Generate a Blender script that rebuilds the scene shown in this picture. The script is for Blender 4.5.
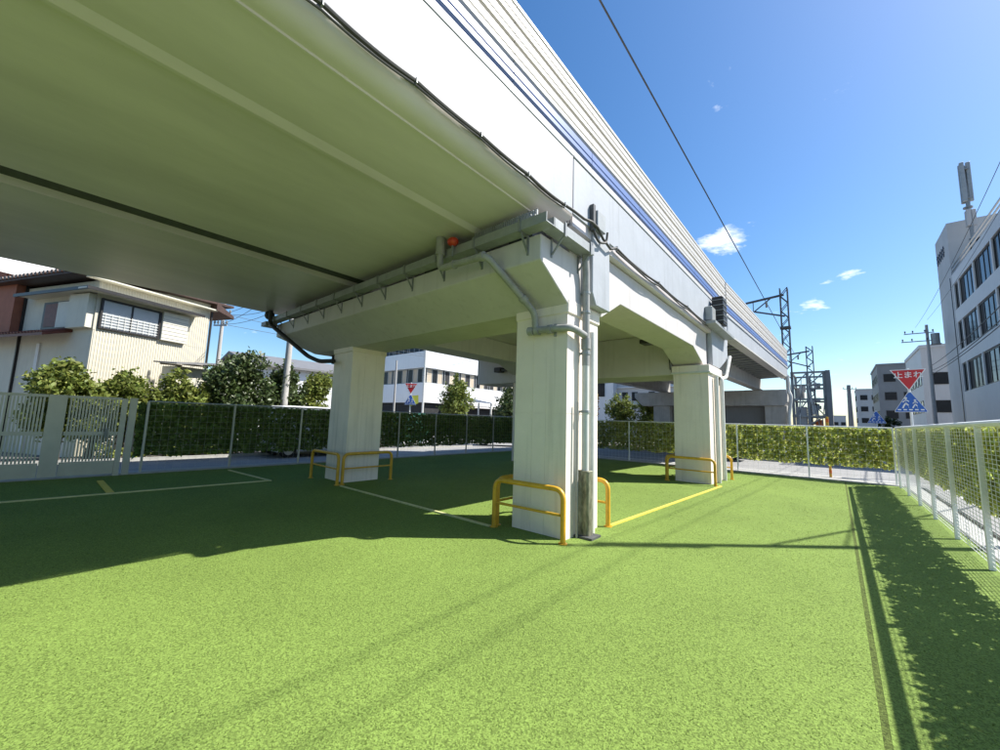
import bpy, bmesh, math, random
import numpy as np
from mathutils import Matrix, Vector

for o in list(bpy.data.objects):
    bpy.data.objects.remove(o, do_unlink=True)
C = bpy.context.scene.collection
S = bpy.context.scene
RNG = random.Random(7)
NP = np.random.default_rng(11)

# ------------------------------------------------------------------ camera
FPX, EYE = 390.0, 1.6
_d1 = np.array([337, 56, FPX]); _d1 = _d1 / np.linalg.norm(_d1)
_d2 = np.array([456, -31, -FPX]); _d2 = _d2 - _d1 * (_d2 @ _d1); _d2 /= np.linalg.norm(_d2)
_up = np.cross(_d2, _d1)
if _up[1] > 0: _up = -_up
ROT = np.stack([_d2, _d1, _up])                      # camera (x right, y down, z forward) to world
cam_data = bpy.data.cameras.new('camera')
cam = bpy.data.objects.new('camera', cam_data); C.objects.link(cam)
cam_data.sensor_width = 36.0; cam_data.lens = 36.0 * FPX / 1000.0
cam_data.clip_start = 0.05; cam_data.clip_end = 3000
cam.matrix_world = Matrix([[ROT[i, 0], -ROT[i, 1], -ROT[i, 2], (0, 0, EYE)[i]] for i in range(3)] + [[0, 0, 0, 1]])
S.camera = cam

# ------------------------------------------------------------------ sky and sun
SUN = Vector((0.65, 0.62, 1.0)).normalized()
W = bpy.data.worlds.new('World'); S.world = W; W.use_nodes = True
wn, wl = W.node_tree.nodes, W.node_tree.links
wn.clear()
w_out = wn.new('ShaderNodeOutputWorld'); w_bg = wn.new('ShaderNodeBackground')
w_sky = wn.new('ShaderNodeTexSky'); w_sky.sky_type = 'NISHITA'; w_sky.sun_disc = False
w_sky.sun_elevation = math.asin(SUN.z); w_sky.sun_rotation = math.atan2(SUN.x, SUN.y)
w_sky.air_density = 1.0; w_sky.dust_density = 0.75; w_sky.ozone_density = 2.2
w_bg.inputs['Strength'].default_value = 0.09
tc = wn.new('ShaderNodeTexCoord'); sep = wn.new('ShaderNodeSeparateXYZ')
wl.new(tc.outputs['Generated'], sep.inputs[0])
zc = wn.new('ShaderNodeMath'); zc.operation = 'MAXIMUM'; zc.inputs[1].default_value = 0.04
wl.new(sep.outputs['Z'], zc.inputs[0])
zs = wn.new('ShaderNodeMath'); zs.operation = 'ADD'; zs.inputs[1].default_value = 0.10
wl.new(zc.outputs[0], zs.inputs[0])
dvx = wn.new('ShaderNodeMath'); dvx.operation = 'DIVIDE'; wl.new(sep.outputs['X'], dvx.inputs[0]); wl.new(zs.outputs[0], dvx.inputs[1])
dvy = wn.new('ShaderNodeMath'); dvy.operation = 'DIVIDE'; wl.new(sep.outputs['Y'], dvy.inputs[0]); wl.new(zs.outputs[0], dvy.inputs[1])
cmb = wn.new('ShaderNodeCombineXYZ'); wl.new(dvx.outputs[0], cmb.inputs[0]); wl.new(dvy.outputs[0], cmb.inputs[1])
CLOUD_OFF = (4.781, 1.591, 5.99)
mp = wn.new('ShaderNodeMapping'); mp.inputs['Location'].default_value = CLOUD_OFF
wl.new(cmb.outputs[0], mp.inputs[0])
n1 = wn.new('ShaderNodeTexNoise'); n1.inputs['Scale'].default_value = 2.4; n1.inputs['Detail'].default_value = 9; n1.inputs['Roughness'].default_value = 0.6; n1.inputs['Distortion'].default_value = 0.25
wl.new(mp.outputs[0], n1.inputs['Vector'])
cr = wn.new('ShaderNodeValToRGB'); cr.color_ramp.elements[0].position = 0.632; cr.color_ramp.elements[1].position = 0.75
wl.new(n1.outputs['Fac'], cr.inputs[0])
w_mix = wn.new('ShaderNodeMix'); w_mix.data_type = 'RGBA'; w_mix.inputs['B'].default_value = (8.5, 8.6, 8.8, 1)
w_hs = wn.new('ShaderNodeHueSaturation'); w_hs.inputs['Saturation'].default_value = 1.3; wl.new(w_sky.outputs[0], w_hs.inputs['Color'])
wl.new(cr.outputs[0], w_mix.inputs['Factor']); wl.new(w_hs.outputs[0], w_mix.inputs['A'])
wl.new(w_mix.outputs['Result'], w_bg.inputs['Color']); wl.new(w_bg.outputs[0], w_out.inputs[0])
sd = bpy.data.lights.new('sun', 'SUN'); sd.energy = 4.4; sd.angle = math.radians(0.53); sd.color = (1.0, 0.955, 0.88)
sun = bpy.data.objects.new('sun', sd); C.objects.link(sun)
sun.rotation_euler = SUN.to_track_quat('Z', 'Y').to_euler(); sun.location = SUN * 60
S.view_settings.view_transform = 'Standard'; S.view_settings.look = 'None'; S.view_settings.gamma = 1.0
S.view_settings.exposure = 1.1
S.view_settings.use_curve_mapping = False
S.cycles.max_bounces = 8; S.cycles.diffuse_bounces = 5; S.cycles.transparent_max_bounces = 8
S.cycles.use_denoising = True

# ------------------------------------------------------------------ materials
MATS = {}
def mat(name, col, rough=0.7, metal=0.0, var=0.12, scale=3.0, bump=0.0, bscale=40.0, streak=0.0, spec=0.3, trans=0.0, alpha=None, island=0.0, stretch=(1, 1, 1), hue2=None, patch=0.0, grain=0.0, gscale=100.0):
    """procedural principled: base colour with noise patches, optional vertical streak stains and fine relief"""
    m = bpy.data.materials.new(name); m.use_nodes = True
    nt = m.node_tree; n, l = nt.nodes, nt.links
    b = n['Principled BSDF']; out = n['Material Output']
    b.inputs['Roughness'].default_value = rough; b.inputs['Metallic'].default_value = metal
    b.inputs['Specular IOR Level'].default_value = spec
    tcn = n.new('ShaderNodeTexCoord'); geo = n.new('ShaderNodeNewGeometry')
    mapn = n.new('ShaderNodeMapping'); mapn.inputs['Scale'].default_value = stretch
    l.new(geo.outputs['Position'], mapn.inputs[0])
    nz = n.new('ShaderNodeTexNoise'); nz.inputs['Scale'].default_value = scale; nz.inputs['Detail'].default_value = 6; nz.inputs['Roughness'].default_value = 0.65
    l.new(mapn.outputs[0], nz.inputs['Vector'])
    rp = n.new('ShaderNodeMapRange'); rp.inputs['From Min'].default_value = 0.3; rp.inputs['From Max'].default_value = 0.7
    l.new(nz.outputs['Fac'], rp.inputs['Value'])
    mx = n.new('ShaderNodeMix'); mx.data_type = 'RGBA'
    c2 = hue2 if hue2 else tuple(c * (1 - 2 * var) for c in col)
    mx.inputs['A'].default_value = (*c2, 1); mx.inputs['B'].default_value = (*col, 1)
    l.new(rp.outputs[0], mx.inputs['Factor'])
    src = mx.outputs['Result']
    if streak > 0:
        mp2 = n.new('ShaderNodeMapping'); mp2.inputs['Scale'].default_value = (9, 9, 0.45)
        l.new(geo.outputs['Position'], mp2.inputs[0])
        nz2 = n.new('ShaderNodeTexNoise'); nz2.inputs['Scale'].default_value = 1.0; nz2.inputs['Detail'].default_value = 5
        l.new(mp2.outputs[0], nz2.inputs['Vector'])
        r2 = n.new('ShaderNodeMapRange'); r2.inputs['From Min'].default_value = 0.55; r2.inputs['From Max'].default_value = 0.75; r2.inputs['To Max'].default_value = streak
        l.new(nz2.outputs['Fac'], r2.inputs['Value'])
        mx2 = n.new('ShaderNodeMix'); mx2.data_type = 'RGBA'; mx2.inputs['B'].default_value = (col[0] * .42, col[1] * .41, col[2] * .38, 1)
        l.new(src, mx2.inputs['A']); l.new(r2.outputs[0], mx2.inputs['Factor']); src = mx2.outputs['Result']
    if island > 0:
        hs = n.new('ShaderNodeHueSaturation')
        mr = n.new('ShaderNodeMapRange'); mr.inputs['To Min'].default_value = 1 - island; mr.inputs['To Max'].default_value = 1 + island
        l.new(geo.outputs['Random Per Island'], mr.inputs['Value']); l.new(mr.outputs[0], hs.inputs['Value']); l.new(src, hs.inputs['Color'])
        mh = n.new('ShaderNodeMath'); mh.operation = 'MULTIPLY'; mh.inputs[1].default_value = 7.31
        fr = n.new('ShaderNodeMath'); fr.operation = 'FRACT'; l.new(geo.outputs['Random Per Island'], mh.inputs[0]); l.new(mh.outputs[0], fr.inputs[0])
        mr2 = n.new('ShaderNodeMapRange'); mr2.inputs['To Min'].default_value = 0.475; mr2.inputs['To Max'].default_value = 0.515
        l.new(fr.outputs[0], mr2.inputs['Value']); l.new(mr2.outputs[0], hs.inputs['Hue']); src = hs.outputs[0]
    if grain > 0:
        vo = n.new('ShaderNodeTexVoronoi'); vo.inputs['Scale'].default_value = gscale; l.new(geo.outputs['Position'], vo.inputs['Vector'])
        sp = n.new('ShaderNodeSeparateColor'); l.new(vo.outputs['Color'], sp.inputs[0])
        gr = n.new('ShaderNodeMapRange'); gr.inputs['To Min'].default_value = 1 - grain; gr.inputs['To Max'].default_value = 1 + grain
        l.new(sp.outputs[0], gr.inputs['Value'])
        hg = n.new('ShaderNodeHueSaturation'); l.new(gr.outputs[0], hg.inputs['Value']); l.new(src, hg.inputs['Color']); src = hg.outputs[0]
    if patch > 0:
        np_ = n.new('ShaderNodeTexNoise'); np_.inputs['Scale'].default_value = 0.55; np_.inputs['Detail'].default_value = 5; np_.inputs['Roughness'].default_value = 0.6
        l.new(geo.outputs['Position'], np_.inputs['Vector'])
        pr_ = n.new('ShaderNodeMapRange'); pr_.inputs['From Min'].default_value = .3; pr_.inputs['From Max'].default_value = .7; pr_.inputs['To Min'].default_value = 1 - patch; pr_.inputs['To Max'].default_value = 1 + patch
        l.new(np_.outputs['Fac'], pr_.inputs['Value'])
        hp = n.new('ShaderNodeHueSaturation'); l.new(pr_.outputs[0], hp.inputs['Value']); l.new(src, hp.inputs['Color']); src = hp.outputs[0]
    l.new(src, b.inputs['Base Color'])
    if bump > 0:
        nb = n.new('ShaderNodeTexNoise'); nb.inputs['Scale'].default_value = bscale; nb.inputs['Detail'].default_value = 4
        l.new(geo.outputs['Position'], nb.inputs['Vector'])
        bp = n.new('ShaderNodeBump'); bp.inputs['Strength'].default_value = bump; bp.inputs['Distance'].default_value = 0.02
        l.new(nb.outputs['Fac'], bp.inputs['Height']); l.new(bp.outputs[0], b.inputs['Normal'])
    if trans > 0:
        tr = n.new('ShaderNodeBsdfTranslucent'); l.new(src, tr.inputs['Color'])
        ms = n.new('ShaderNodeMixShader'); ms.inputs[0].default_value = trans
        l.new(b.outputs[0], ms.inputs[1]); l.new(tr.outputs[0], ms.inputs[2]); l.new(ms.outputs[0], out.inputs['Surface'])
    MATS[name] = m
    return m

mat('web', (0.40, 0.425, 0.455), 0.5, var=0.07, scale=1.3, bump=0.10, bscale=14, streak=0.32)
mat('soffit', (0.70, 0.655, 0.66), 0.36, var=0.12, scale=0.9, bump=0.05, bscale=8, stretch=(1, .25, 1))
mat('pier', (0.85, 0.76, 0.67), 0.6, var=0.05, scale=1.8, bump=0.18, bscale=30, streak=0.30)
mat('beam', (0.58, 0.555, 0.545), 0.6, var=0.06, scale=1.5, bump=0.12, bscale=22, streak=0.22)
mat('raw_concrete', (0.50, 0.49, 0.465), 0.8, var=0.12, scale=2, bump=0.3, bscale=30, streak=0.4)
mat('plank_white', (0.52, 0.505, 0.475), 0.45, var=0.03, scale=2, streak=0.10)
mat('plank_blue', (0.12, 0.19, 0.40), 0.42, var=0.05, scale=2, streak=0.08)
mat('galvanised', (0.36, 0.38, 0.38), 0.5, metal=0.35, var=0.12, scale=6, streak=0.2)
mat('steel_grey', (0.27, 0.285, 0.29), 0.5, metal=0.3, var=0.15, scale=6)
mat('dark_steel', (0.12, 0.125, 0.13), 0.55, metal=0.2, var=0.2, scale=5)
mat('pipe_grey', (0.36, 0.36, 0.345), 0.45, var=0.15, scale=7, streak=0.25)
mat('pipe_white', (0.66, 0.66, 0.62), 0.45, var=0.07, scale=6, streak=0.15)
mat('pipe_black', (0.03, 0.03, 0.03), 0.5, var=0.1)
mat('cable', (0.075, 0.075, 0.07), 0.55, var=0.15, scale=8)
mat('yellow', (0.72, 0.40, 0.03), 0.42, var=0.12, scale=11, streak=0.35, spec=0.5)
mat('tape', (0.72, 0.58, 0.10), 0.7, var=0.10, scale=8)
mat('tape_pale', (0.62, 0.60, 0.30), 0.7, var=0.10, scale=8)
mat('red_globe', (0.55, 0.05, 0.02), 0.3, var=0.1, spec=0.5)
mat('guard_worn', (0.40, 0.40, 0.30), 0.5, metal=0.4, var=0.42, scale=16, stretch=(1, 1, .35), streak=0.5)
mat('turf_base', (0.174, 0.254, 0.057), 0.85, patch=0.10, grain=0.42, gscale=120, var=0.12, scale=60, bump=0.25, bscale=220, spec=0.15)
mat('turf_strip', (0.14, 0.19, 0.047), 0.85, grain=0.5, gscale=92, var=0.25, scale=120, bump=0.9, bscale=160, spec=0.15)
mat('turf_blade', (0.20, 0.292, 0.07), 0.6, var=0.06, scale=0.35, trans=0.5, patch=0.10, island=0.34, spec=0.25)
mat('asphalt', (0.15, 0.15, 0.155), 0.85, var=0.16, scale=2.5, bump=0.3, bscale=120)
mat('road_pale', (0.30, 0.30, 0.295), 0.85, var=0.10, scale=1.5, bump=0.3, bscale=120)
mat('kerb', (0.42, 0.42, 0.40), 0.8, var=0.12, scale=4, bump=0.2)
mat('ground', (0.20, 0.19, 0.17), 0.9, var=0.2, scale=0.6)
mat('road_paint', (0.75, 0.75, 0.73), 0.7, var=0.08, scale=6)
mat('fence_white', (0.84, 0.85, 0.83), 0.4, var=0.04, scale=6)
mat('fence_green', (0.10, 0.22, 0.16), 0.45, var=0.06, scale=6)
mat('gate_metal', (0.50, 0.50, 0.45), 0.4, metal=0.25, var=0.06, scale=5)
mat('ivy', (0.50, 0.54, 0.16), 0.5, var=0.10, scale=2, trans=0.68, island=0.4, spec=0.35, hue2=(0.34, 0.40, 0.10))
mat('ivy_shaded', (0.16, 0.24, 0.05), 0.5, var=0.10, scale=2, trans=0.35, island=0.45, spec=0.35, hue2=(0.10, 0.15, 0.035))  # copy of the ivy with the shade under the viaduct put into its colour
mat('leaf_light', (0.20, 0.25, 0.055), 0.5, var=0.12, scale=2, trans=0.35, island=0.4)
mat('leaf_dark', (0.075, 0.115, 0.035), 0.45, var=0.12, scale=2, trans=0.25, island=0.4, spec=0.5)
mat('leaf_autumn', (0.26, 0.16, 0.045), 0.55, var=0.15, scale=2, trans=0.3, island=0.4)
mat('bark', (0.12, 0.095, 0.07), 0.9, var=0.2, scale=12, bump=0.6, bscale=40)
mat('house_cream', (0.62, 0.60, 0.50), 0.7, var=0.05, scale=2, streak=0.15)
mat('house_panel', (0.56, 0.525, 0.425), 0.55, var=0.04, scale=2, streak=0.10)
mat('house_white', (0.74, 0.74, 0.72), 0.6, var=0.04, scale=1.5, streak=0.1)
mat('house_red', (0.34, 0.12, 0.07), 0.7, var=0.1, scale=3)
mat('tile_brown', (0.085, 0.05, 0.04), 0.5, var=0.2, scale=6)
mat('tile_red', (0.17, 0.055, 0.04), 0.5, var=0.2, scale=6)
mat('roof_grey', (0.20, 0.20, 0.205), 0.55, var=0.12, scale=3)
mat('frame_dark', (0.035, 0.033, 0.032), 0.4, var=0.1)
mat('shutter', (0.60, 0.58, 0.50), 0.5, var=0.05, scale=4)
mat('curtain', (0.55, 0.47, 0.36), 0.8, var=0.15, scale=3, stretch=(4, 4, .3))
mat('room_dark', (0.035, 0.036, 0.038), 0.8, var=0.2)
mat('bldg_white', (0.76, 0.77, 0.78), 0.5, var=0.03, scale=0.7, streak=0.12)
mat('bldg_grey', (0.56, 0.55, 0.545), 0.5, var=0.05, scale=0.6, streak=0.18)
mat('bldg_mid', (0.44, 0.445, 0.45), 0.6, var=0.08, scale=0.5, streak=0.15)
mat('bldg_dark', (0.23, 0.235, 0.24), 0.6, var=0.1, scale=0.5, streak=0.15)
mat('pole_concrete', (0.44, 0.43, 0.41), 0.8, var=0.1, scale=4, bump=0.2)
mat('sign_red', (0.62, 0.025, 0.03), 0.35, var=0.03, spec=0.5)
mat('sign_blue', (0.025, 0.13, 0.50), 0.35, var=0.03, spec=0.5)
mat('sign_yellow', (0.62, 0.62, 0.10), 0.4, var=0.03)
mat('sign_white', (0.82, 0.82, 0.82), 0.35, var=0.02, spec=0.5)
mat('letter_dark', (0.05, 0.06, 0.09), 0.5, var=0.05)
mat('car_white', (0.72, 0.74, 0.77), 0.25, var=0.02, spec=0.6)
mat('car_dark', (0.03, 0.033, 0.04), 0.22, var=0.05, spec=0.6)
mat('tyre', (0.02, 0.02, 0.02), 0.85, var=0.1)
mat('rim', (0.45, 0.46, 0.47), 0.35, metal=0.7, var=0.05)
mat('lamp_red', (0.4, 0.02, 0.02), 0.3, var=0.05)
mat('orange', (0.70, 0.16, 0.03), 0.5, var=0.08)
mat('canvas', (0.74, 0.75, 0.76), 0.7, var=0.03)
mat('ceramic', (0.25, 0.26, 0.25), 0.3, var=0.1)
mat('green_sheet', (0.03, 0.17, 0.12), 0.6, var=0.1, scale=4)
def glass_mat():
    m = bpy.data.materials.new('glass'); m.use_nodes = True
    b = m.node_tree.nodes['Principled BSDF']
    nz = m.node_tree.nodes.new('ShaderNodeTexNoise'); nz.inputs['Scale'].default_value = 0.8
    cr_ = m.node_tree.nodes.new('ShaderNodeValToRGB')
    cr_.color_ramp.elements[0].color = (0.010, 0.012, 0.014, 1); cr_.color_ramp.elements[1].color = (0.03, 0.035, 0.04, 1)
    m.node_tree.links.new(nz.outputs['Fac'], cr_.inputs[0]); m.node_tree.links.new(cr_.outputs[0], b.inputs['Base Color'])
    b.inputs['Roughness'].default_value = 0.12; b.inputs['Specular IOR Level'].default_value = 0.12
    MATS['glass'] = m
glass_mat()
def frost_mat():
    m = mat('frost', (0.42, 0.45, 0.47), 0.25, var=0.08, scale=3, spec=0.6)
frost_mat()

# ------------------------------------------------------------------ builders
WM = {}
class MB:
    def __init__(s): s.v = []; s.f = []; s.m = []; s.cur = 0
    def add(s, vs, fs):
        o = len(s.v); s.v += [tuple(v) for v in vs]
        s.f += [tuple(i + o for i in f) for f in fs]; s.m += [s.cur] * len(fs); return s
    def box(s, x0, x1, y0, y1, z0, z1):
        return s.add([(x0, y0, z0), (x1, y0, z0), (x1, y1, z0), (x0, y1, z0), (x0, y0, z1), (x1, y0, z1), (x1, y1, z1), (x0, y1, z1)],
                     [(0, 3, 2, 1), (4, 5, 6, 7), (0, 1, 5, 4), (1, 2, 6, 5), (2, 3, 7, 6), (3, 0, 4, 7)])
    def prism(s, poly, axis, a0, a1, end_scale=None):
        """poly: 2-D outline; axis 'x': poly is (y,z), 'y': (x,z), 'z': (x,y)"""
        def P(p, a): return (a, p[0], p[1]) if axis == 'x' else ((p[0], a, p[1]) if axis == 'y' else (p[0], p[1], a))
        n = len(poly); vs = [P(p, a0) for p in poly] + [P(p, a1) for p in poly]
        fs = [tuple(range(n))[::-1], tuple(range(n, 2 * n))] + [(i, (i + 1) % n, n + (i + 1) % n, n + i) for i in range(n)]
        return s.add(vs, fs)
    def hexa(s, a, b):
        """two matching loops of points joined to a closed solid"""
        n = len(a)
        return s.add(list(a) + list(b), [tuple(range(n))[::-1], tuple(range(n, 2 * n))] + [(i, (i + 1) % n, n + (i + 1) % n, n + i) for i in range(n)])
    def tube(s, path, r, n=8, cap=True, radii=None):
        path = [Vector(p) for p in path]; vs = []; fs = []
        ref = None
        for i, p in enumerate(path):
            t = (path[min(i + 1, len(path) - 1)] - path[max(i - 1, 0)]).normalized()
            if ref is None:
                ref = Vector((0, 0, 1)) if abs(t.z) < 0.9 else Vector((1, 0, 0))
            u = t.cross(ref).normalized(); w = u.cross(t).normalized(); ref = w
            rr = radii[i] if radii else r
            for k in range(n):
                a = 2 * math.pi * k / n
                vs.append(p + (u * math.cos(a) + w * math.sin(a)) * rr)
        for i in range(len(path) - 1):
            for k in range(n):
                a, b = i * n + k, i * n + (k + 1) % n
                fs.append((a, a + n, b + n, b))
        if cap:
            fs.append(tuple(range(n))); fs.append(tuple(range((len(path) - 1) * n, len(path) * n))[::-1])
        return s.add(vs, fs)
    def bar(s, p, q, w, h=None):
        """square bar between two points"""
        p, q = Vector(p), Vector(q); h = h or w; t = (q - p).normalized()
        ref = Vector((0, 0, 1)) if abs(t.z) < 0.95 else Vector((0, 1, 0))
        u = t.cross(ref).normalized() * (w / 2); v = u.cross(t).normalized() * (h / 2)
        a = [p - u - v, p + u - v, p + u + v, p - u + v]; b = [x + (q - p) for x in a]
        return s.hexa(a, b)
    def sphere(s, c, r, n=12, m=8, sc=(1, 1, 1)):
        vs = []; fs = []
        for j in range(m + 1):
            th = math.pi * j / m
            for i in range(n):
                a = 2 * math.pi * i / n
                vs.append((c[0] + r * sc[0] * math.sin(th) * math.cos(a), c[1] + r * sc[1] * math.sin(th) * math.sin(a), c[2] + r * sc[2] * math.cos(th)))
        for j in range(m):
            for i in range(n):
                a, b = j * n + i, j * n + (i + 1) % n
                fs.append((a, a + n, b + n, b))
        return s.add(vs, fs)
    def mesh(s, name, mats):
        me = bpy.data.meshes.new(name); me.from_pydata(s.v, [], s.f)
        if isinstance(mats, str): mats = [mats]
        for k in mats: me.materials.append(MATS[k])
        if len(mats) > 1: me.polygons.foreach_set('material_index', s.m)
        me.validate(); me.update(); return me
    def build(s, name, mats, parent=None, local=False, smooth=False, bevel=0.0):
        loc = Vector((0, 0, 0))
        if parent is not None and not local:
            inv = WM[parent.name].inverted()
            s.v = [tuple(inv @ Vector(v)) for v in s.v]
        elif parent is None:
            a = np.array(s.v); loc = Vector(((a[:, 0].min() + a[:, 0].max()) / 2, (a[:, 1].min() + a[:, 1].max()) / 2, a[:, 2].min()))
            s.v = [tuple(Vector(v) - loc) for v in s.v]
        me = s.mesh(name, mats)
        if smooth:
            me.polygons.foreach_set('use_smooth', [True] * len(me.polygons))
            me.set_sharp_from_angle(angle=math.radians(40))
        o = bpy.data.objects.new(name, me); C.objects.link(o)
        if parent is not None:
            o.parent = parent; WM[o.name] = WM[parent.name]
        else:
            o.location = loc; WM[o.name] = Matrix.Translation(loc)
        if bevel > 0:
            b = o.modifiers.new('bevel', 'BEVEL'); b.width = bevel; b.segments = 1; b.limit_method = 'ANGLE'; b.angle_limit = math.radians(35)
        return o
def tag(o, label, cat=None, group=None, kind=None):
    if label: o['label'] = label
    if cat: o['category'] = cat
    if group: o['group'] = group
    if kind: o['kind'] = kind
    return o
def thing(name, label, cat, loc=(0, 0, 0), rz=0.0, group=None):
    o = bpy.data.objects.new(name, None); C.objects.link(o); o.empty_display_size = 0.3
    o.location = loc; o.rotation_euler = (0, 0, rz)
    WM[o.name] = Matrix.Translation(loc) @ Matrix.Rotation(rz, 4, 'Z')
    return tag(o, label, cat, group)
def piece(name, me, parent, loc=(0, 0, 0), rz=0.0, local=False):
    """one more object that shares mesh data; loc in world unless local"""
    o = bpy.data.objects.new(name, me); C.objects.link(o); o.parent = parent
    if local: o.location = loc; o.rotation_euler = (0, 0, rz)
    else:
        m = WM[parent.name].inverted() @ Matrix.Translation(loc) @ Matrix.Rotation(rz, 4, 'Z')
        o.location = m.to_translation(); o.rotation_euler = m.to_euler()
    WM[o.name] = WM[parent.name] @ Matrix.Translation(o.location) @ Matrix.Rotation(o.rotation_euler.z, 4, 'Z')
    return o
def structure(o, label=None):
    o['kind'] = 'structure'
    if label: o['label'] = label
    return o
def arc(c, p0, p1, n=6):
    """points of a quarter bend from p0 to p1 with corner at c"""
    c, p0, p1 = Vector(c), Vector(p0), Vector(p1); out = []
    for i in range(n + 1):
        t = i / n; out.append((1 - t) ** 2 * p0 + 2 * t * (1 - t) * c + t * t * p1)
    return out
def rounded(path, r, n=5):
    path = [Vector(p) for p in path]; out = [path[0]]
    for i in range(1, len(path) - 1):
        a, b, c = path[i - 1], path[i], path[i + 1]
        ra = min(r, (a - b).length * .48); rb = min(r, (c - b).length * .48)
        out += arc(b, b + (a - b).normalized() * ra, b + (c - b).normalized() * rb, n)
    return out + [path[-1]]

# ------------------------------------------------------------------ ground, turf, roads
structure(MB().box(-700, 700, -700, 1400, -0.32, -0.16).build('ground', 'ground'), 'pale grey-brown ground reaching to the horizon')
structure(MB().box(-18.0, -13.75, -60, 17.6, -0.15, -0.03).build('side_road', 'road_pale'), 'grey side road beyond the ivy fence')
structure(MB().box(-60, 60, 17.62, 24.5, -0.15, -0.034).build('cross_road', 'road_pale'), 'pale grey road crossing beyond the far fence')
structure(MB().box(1.95, 7.2, -60, 17.6, -0.15, -0.028).build('right_road', 'road_pale'), 'pale grey street beside the white fence')
structure(MB().box(1.6, 7.0, 24.52, 220, -0.15, -0.038).build('far_street', 'road_pale'), 'street running away past the signs')
structure(MB().box(-60, -13.4, 17.61, 17.615, -0.03, -0.02).build('road_seam', 'asphalt'), 'dark seam across the road')
# turf slab
structure(MB().box(-13.2, 0.10, -30, 16.9, -0.14, 0.0).build('turf_sheet', 'turf_base'), 'bright green artificial turf sheet')
structure(MB().box(0.135, 1.46, -30, 16.9, -0.14, 0.0).build('turf_border', 'turf_base'), 'green artificial turf strip along the white fence')
structure(MB().box(0.10, 0.135, -30, 16.9, -0.14, -0.002).build('turf_seam', 'turf_strip'), 'sunken seam between two sheets of turf')
for nm, bx in (('kerb_right', (1.48, 1.78, -30, 17.4)), ('kerb_left', (-13.74, -13.22, -30, 17.4)), ('kerb_far', (-13.2, 1.46, 16.92, 17.42))):
    structure(MB().box(*bx, -0.15, 0.03).build(nm, 'kerb', bevel=0.012), 'concrete edging under the fence')
def turf_blades():
    """short curled fibres, denser towards the viewing spot, thinning out with distance"""
    N = 150000
    r = 0.85 + 15.5 * NP.random(N) ** 1.9
    a = math.atan2(ROT[1, 2], ROT[0, 2]) + (NP.random(N) - .5) * math.radians(118)
    x, y = r * np.cos(a), r * np.sin(a)
    ok = (x > -13.1) & (x < 1.45) & (y < 16.8) & ~((x > 0.10) & (x < 0.2))
    ok &= ~((x > -3.9) & (x < -2.85) & (y > 4.8) & (y < 5.8)) & ~((x > -10.05) & (x < -9.0) & (y > 4.8) & (y < 5.8))
    x, y, r = x[ok], y[ok], r[ok]; n = len(x)
    th = NP.random(n) * 2 * np.pi; ht = 0.003 + 0.007 * NP.random(n); w = (0.0013 + 0.0006 * r) * (0.6 + .8 * NP.random(n))
    lean = 0.014 * NP.random(n); lt = NP.random(n) * 2 * np.pi
    v = np.empty((n, 3, 3))
    v[:, 0] = np.stack([x - w * np.cos(th), y - w * np.sin(th), np.full(n, -0.001)], 1)
    v[:, 1] = np.stack([x + w * np.cos(th), y + w * np.sin(th), np.full(n, -0.001)], 1)
    v[:, 2] = np.stack([x + lean * np.cos(lt), y + lean * np.sin(lt), ht], 1)
    me = bpy.data.meshes.new('turf_pile'); me.vertices.add(3 * n); me.vertices.foreach_set('co', v.ravel())
    me.loops.add(3 * n); me.loops.foreach_set('vertex_index', np.arange(3 * n, dtype=np.int32))
    me.polygons.add(n); me.polygons.foreach_set('loop_start', np.arange(0, 3 * n, 3, dtype=np.int32))
    me.materials.append(MATS['turf_blade']); me.update(calc_edges=True); me.validate()
    o = bpy.data.objects.new('turf_pile', me); C.objects.link(o)
    tag(o, 'short curled green fibres of the artificial turf', 'turf', kind='stuff')
turf_blades()
# lines laid on the turf
def line(p, q, w, m, label):
    p, q = Vector((*p, 0)), Vector((*q, 0)); t = (q - p).normalized(); s = Vector((-t.y, t.x, 0)) * w / 2
    a = [p - s, q - s, q + s, p + s]
    lo = [(v.x, v.y, 0.0) for v in a]; hi = [(v.x, v.y, 0.022) for v in a]
    structure(MB().hexa(lo, hi).build('line_marking', m), label)
line((-8.62, 4.58), (-4.06, 4.58), 0.05, 'tape_pale', 'thin pale yellow line joining the two front piers')
line((-2.79, 6.0), (-2.47, 12.2), 0.055, 'tape', 'yellow line along the turf to the farther pier')
line((-10.5, -1.2), (-10.30, 3.66), 0.05, 'tape_pale', 'long thin pale line in the shade')
line((-10.25, 3.69), (-12.75, 3.5), 0.05, 'tape_pale', 'short pale line turning to the ivy fence')
line((-10.45, 1.0), (-12.3, 0.98), 0.10, 'tape', 'short wide yellow line towards the gate')

# ------------------------------------------------------------------ viaduct
XO = -2.75                                            # outer face of the parapet
via = thing('railway_viaduct', 'long pale concrete railway viaduct with striped noise barrier on piers', 'viaduct', (-6.4, 5.0, 0))
YN = -30.0
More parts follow.
